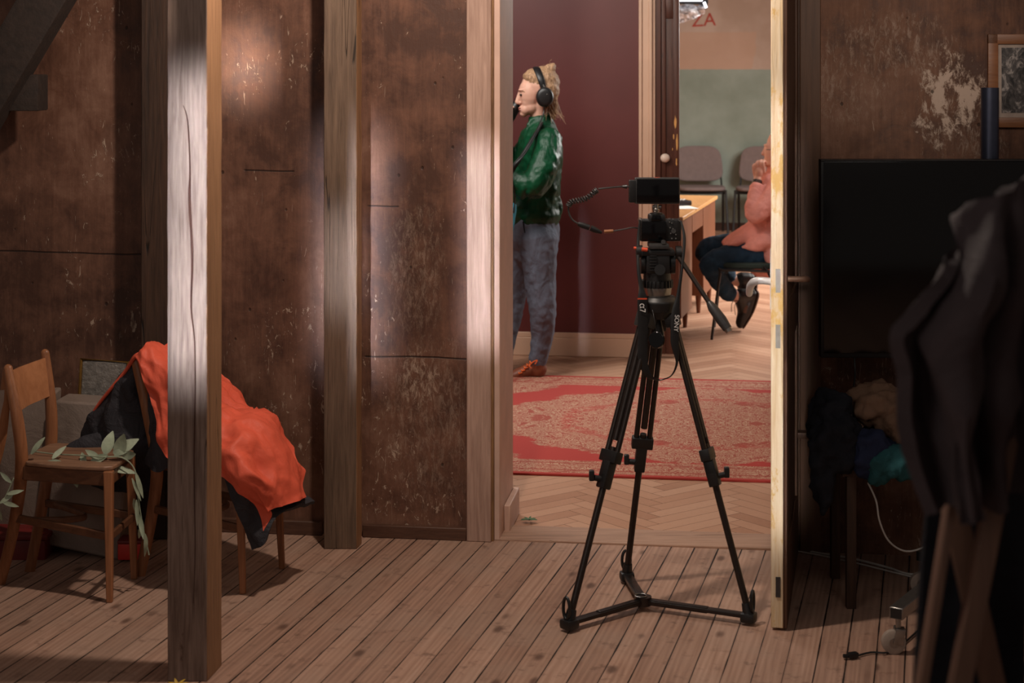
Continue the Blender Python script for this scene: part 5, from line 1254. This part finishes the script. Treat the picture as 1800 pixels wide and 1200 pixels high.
for (x, y, dx) in ((P(1575, 1075, 4.86).x, 4.86, 0), (cx_+0.50, 4.90, 0), (P(1615, 1030, 5.45).x, 5.42, 0), (cx_+0.50, 5.45, 0)):
    e_ = Vector((x, y, 0.12)); a_ = MB().bar(e_, hub, 0.040, 0.034, ref=(0, 0, 1)).build('foot_bar', 'steel' if x < 1.3 else 'dkgrey', ts, bevel=0.003)
    dv_ = (hub-e_).normalized(); c_ = e_+dv_*0.02
    MB().box(e_-dv_*0.0008, (0.003, 0.032, 0.028), Matrix.Rotation(math.atan2(dv_.y, dv_.x), 3, 'Z')).build('end_cap', 'black', a_)
    MB().cyl(c_+Vector((0, 0, -0.018)), c_+Vector((0, 0, -0.045)), 0.008, 12).box(c_+Vector((0.004, 0.0, -0.05)), (0.030, 0.03, 0.008), None, 0.003).box(c_+Vector((0.0, -0.016, -0.068)), (0.028, 0.003, 0.045), Matrix.Rotation(0.2, 3, 'Y'), 0.001).box(c_+Vector((0.0, 0.016, -0.068)), (0.028, 0.003, 0.045), Matrix.Rotation(0.2, 3, 'Y'), 0.001).build('fork', 'steel', a_)
    wc = c_+Vector((-0.014, 0, -0.085)); wz = 0.034
    wc.z = wz; MB().tube([wc+Vector((0, -0.012, 0)), wc+Vector((0, -0.009, 0)), wc+Vector((0, 0.009, 0)), wc+Vector((0, 0.012, 0))], [0.028, wz, wz, 0.028], 24).build('wheel', 'rubber', a_)
    MB().tube([wc+Vector((0, -0.0135, 0)), wc+Vector((0, 0.0135, 0))], 0.014, 16).build('wheel_hub', 'steel', a_)
# picture frame on the right wall
vz = -0.025; pu0 = U(1737, vz); pf = empty('picture_frame', R(pu0+0.18, vz, 1.48), 'wooden framed black and white picture on the right wall', 'picture')
sp_ = FPX/R(pu0, vz).y; pz1 = CAMH-(60-HY)/sp_; pz0 = CAMH-(224-HY)/sp_; fw_ = 0.40
mb = MB(); rbox(mb, pu0, pu0+fw_, vz, 0, pz1-0.034, pz1, 0.003); rbox(mb, pu0, pu0+fw_, vz, 0, pz0, pz0+0.034, 0.003); rbox(mb, pu0, pu0+0.034, vz, 0, pz0, pz1, 0.003); rbox(mb, pu0+fw_-0.034, pu0+fw_, vz, 0, pz0, pz1, 0.003); mb.build('frame', 'frame', pf)
mb = MB(); rbox(mb, pu0+0.03, pu0+fw_-0.03, vz+0.012, -0.002, pz0+0.03, pz1-0.03); mb.build('mat', 'mat', pf)
t = NT('old photograph of trees'); v = t.mapping(scale=(1, 1, 0.7)); n = t.noise(v, 30, 6, 0.75, 1.0); col = t.ramp(n, [(0.38, lin(36, 32, 32)), (0.52, lin(92, 86, 84)), (0.62, lin(170, 160, 154))]); t.fin(col, 0.3); M['oldphoto'] = t.m
mb = MB(); rbox(mb, pu0+0.046, pu0+fw_-0.046, vz+0.010, vz+0.012, pz0+0.05, pz1-0.046); mb.build('picture', 'oldphoto', pf)

# ============================================================ STOOL WITH CLOTHES
stl = empty('low_bench', (1.25, 5.45, 0), 'dark bench buried under clothes below the television', 'bench')
MB().box((1.27, 5.45, 0.425), (0.50, 0.36, 0.03), None, 0.004).build('bench_top', 'postdark', stl)
for (x, y) in ((1.050, 5.29), (1.06, 5.60), (1.49, 5.29), (1.49, 5.60)): MB().box((x, y, 0.205), (0.030, 0.030, 0.41), None, 0.003).build('leg', 'postdark', stl)
def heap(name, label, cat, mat, blobs, disp=0.055, ds=0.05, rm=0.009):
    mb = MB()
    for c_, r_ in blobs: mb.ell(c_, r_)
    return tag(mb.build(name, mat, remesh=rm, smo=2, disp=disp, dscale=ds), label, cat)
heap('dark_jacket', 'black jacket hanging off the left end of the bench', 'jacket', 'darkcloth',
     [(P(1463, 715, 5.36), (0.062, 0.07, 0.055)), (P(1450, 745, 5.33), (0.055, 0.07, 0.07)), (P(1470, 760, 5.30), (0.08, 0.06, 0.06)), (P(1452, 800, 5.26), (0.050, 0.04, 0.10)), (P(1446, 850, 5.26), (0.034, 0.03, 0.10)), (P(1480, 790, 5.26), (0.05, 0.04, 0.08))])
heap('khaki_coat', 'crumpled khaki coat on top of the clothes pile', 'coat', 'khaki',
     [(P(1545, 705, 5.42), (0.105, 0.12, 0.055)), (P(1570, 725, 5.42), (0.09, 0.12, 0.06)), (P(1520, 722, 5.40), (0.05, 0.09, 0.035)), (P(1590, 750, 5.35), (0.09, 0.1, 0.07))])
heap('navy_sweater', 'navy sweater folded under the khaki coat', 'sweater', 'navycloth',
     [(P(1530, 790, 5.27), (0.065, 0.06, 0.065)), (P(1575, 770, 5.38), (0.10, 0.11, 0.05)), (P(1520, 815, 5.25), (0.03, 0.035, 0.05))])
heap('teal_shirt', 'teal shirt bunched at the edge of the bench', 'shirt', 'tealcloth',
     [(P(1552, 815, 5.24), (0.055, 0.045, 0.055)), (P(1585, 812, 5.25), (0.06, 0.045, 0.05)), (P(1540, 838, 5.23), (0.025, 0.025, 0.025))])
# cables
tag(MB().tube(PP([(1526, 848, 5.30), (1540, 880, 5.28), (1546, 915, 5.28), (1562, 950, 5.30), (1590, 968, 5.32), (1622, 962, 5.34), (1650, 940, 5.36), (1700, 880, 5.45), (1740, 800, 5.60)]), 0.0028, 8, 8).build('white_cable', 'whitecable'), 'thin white cable sagging below the clothes pile', 'cable')
tag(MB().tube([Vector((p.x, p.y, 0.006)) for p in (F(1402, 968), F(1440, 975), F(1500, 985), F(1560, 1000), F(1600, 1012), F(1660, 1010))], 0.004, 8, 6).tube([Vector((p.x, p.y, 0.005)) for p in (F(1402, 971), F(1450, 980), F(1510, 993), F(1570, 1008), F(1610, 1018))], 0.003, 8, 6).build('floor_cable', 'whitecable'), 'pale cable running along the floor under the bench', 'cable')
tag(MB().tube(PP([(1502, 628, 5.60), (1503, 660, 5.58), (1498, 700, 5.50), (1496, 730, 5.30)]), 0.003, 8, 6).build('power_cable', 'black'), 'black cable hanging from the underside of the television', 'cable')
bc = MB(); bc.tube([Vector((p.x, p.y, 0.006)) for p in (F(1500, 1158), F(1530, 1150), F(1570, 1147), F(1620, 1105), F(1640, 1080))], 0.003, 8, 5); pl_ = F(1499, 1158); bc.box(pl_+Vector((0, 0, 0.012)), (0.03, 0.018, 0.014), Matrix.Rotation(0.4, 3, 'Z'), 0.003); bc.box(pl_+Vector((-0.02, -0.004, 0.010)), (0.018, 0.012, 0.010), None, 0.003)
tag(bc.build('adapter_cable', 'black'), 'short black cable with a plug beside the caster wheel', 'cable')

# ============================================================ FOREGROUND: coat on an easel stand, out of focus
ZF = 2.3
def G(px, py, dz=0): p = P(px, py, ZF); return Vector((p.x, p.y+dz, p.z))
def down(a, b):      # extend a bar from a through b down to the floor
    t = (0-a.z)/(b.z-a.z); return a.lerp(b, t)
es = empty('wooden_easel', (G(1700, 1100).x, ZF, 0), 'blurred wooden folding stand at the right edge', 'stand')
for (x0, y0, x1, y1, dz, w_) in ((1694, 740, 1620, 1200, 0.0, 0.012), (1822, 560, 1700, 1200, 0.03, 0.026)):
    a_, b_ = G(x0, y0, dz), G(x1, y1, dz); MB().bar(a_, down(a_, b_), w_, 0.03, bev=0.003).build('leg', 'fgwood', es)
a_, b_ = G(1676, 820, 0.06), G(1748, 1110, 0.09); MB().bar(a_, down(a_, b_), 0.034, 0.02, bev=0.003).build('leg', 'fgwood', es)
MB().bar(G(1650, 780, 0.03), G(1830, 780, 0.03), 0.03, 0.02, bev=0.003).build('crossbar', 'fgwood', es)
bp = MB()
bp.sheet([[G(1672, 780, 0.12), G(1740, 780, 0.14), G(1850, 780, 0.12)], [G(1662, 1000, 0.12), G(1730, 1000, 0.13), G(1850, 1000, 0.12)], [G(1648, 1230, 0.12), G(1730, 1230, 0.14), G(1850, 1230, 0.12)], [G(1640, 1450, 0.12), G(1730, 1450, 0.14), G(1850, 1450, 0.12)]], 8, 8, 0.01, 5, 2.0, 0.01)
tag(bp.build('black_drape', 'darkcloth', smooth=1.2), 'black cloth hanging behind the blurred wooden stand', 'cloth')
ct = MB()
def cr(px, py, dz, rx, ry, rz): ct.ell(G(px, py, dz), (rx, ry, rz))
def crow(y, xs, ph):       # one row of the coat, folded in and out
    return [G(x, y-(10 if k % 2 else 0), -0.02-0.05*math.sin(PI*min(1, k/4))+(0.035 if (k+ph) % 2 else -0.035)) for k, x in enumerate(xs)]
rows = [[G(1702, 392, 0.04), G(1722, 366, 0.01), G(1748, 345, -0.02), G(1775, 330, 0.0), G(1800, 318, 0.01), G(1830, 308, 0.02), G(1865, 300, 0.03)],
        crow(470, (1650, 1678, 1705, 1738, 1775, 1815, 1868), 0),
        crow(565, (1558, 1620, 1668, 1705, 1752, 1800, 1868), 0),
        crow(650, (1578, 1622, 1660, 1698, 1742, 1795, 1868), 0),
        crow(760, (1592, 1630, 1660, 1694, 1736, 1790, 1868), 0),
        crow(885, (1632, 1654, 1676, 1702, 1740, 1790, 1868), 0)]
ct.sheet(rows, 8, 9, 0.03, 4, 5.0, 0.02)
tag(ct.build('draped_coat', 'purplecoat', smooth=1.2, disp=0.01, dscale=0.08), 'blurred dark coat draped over the wooden stand at the right edge', 'coat')
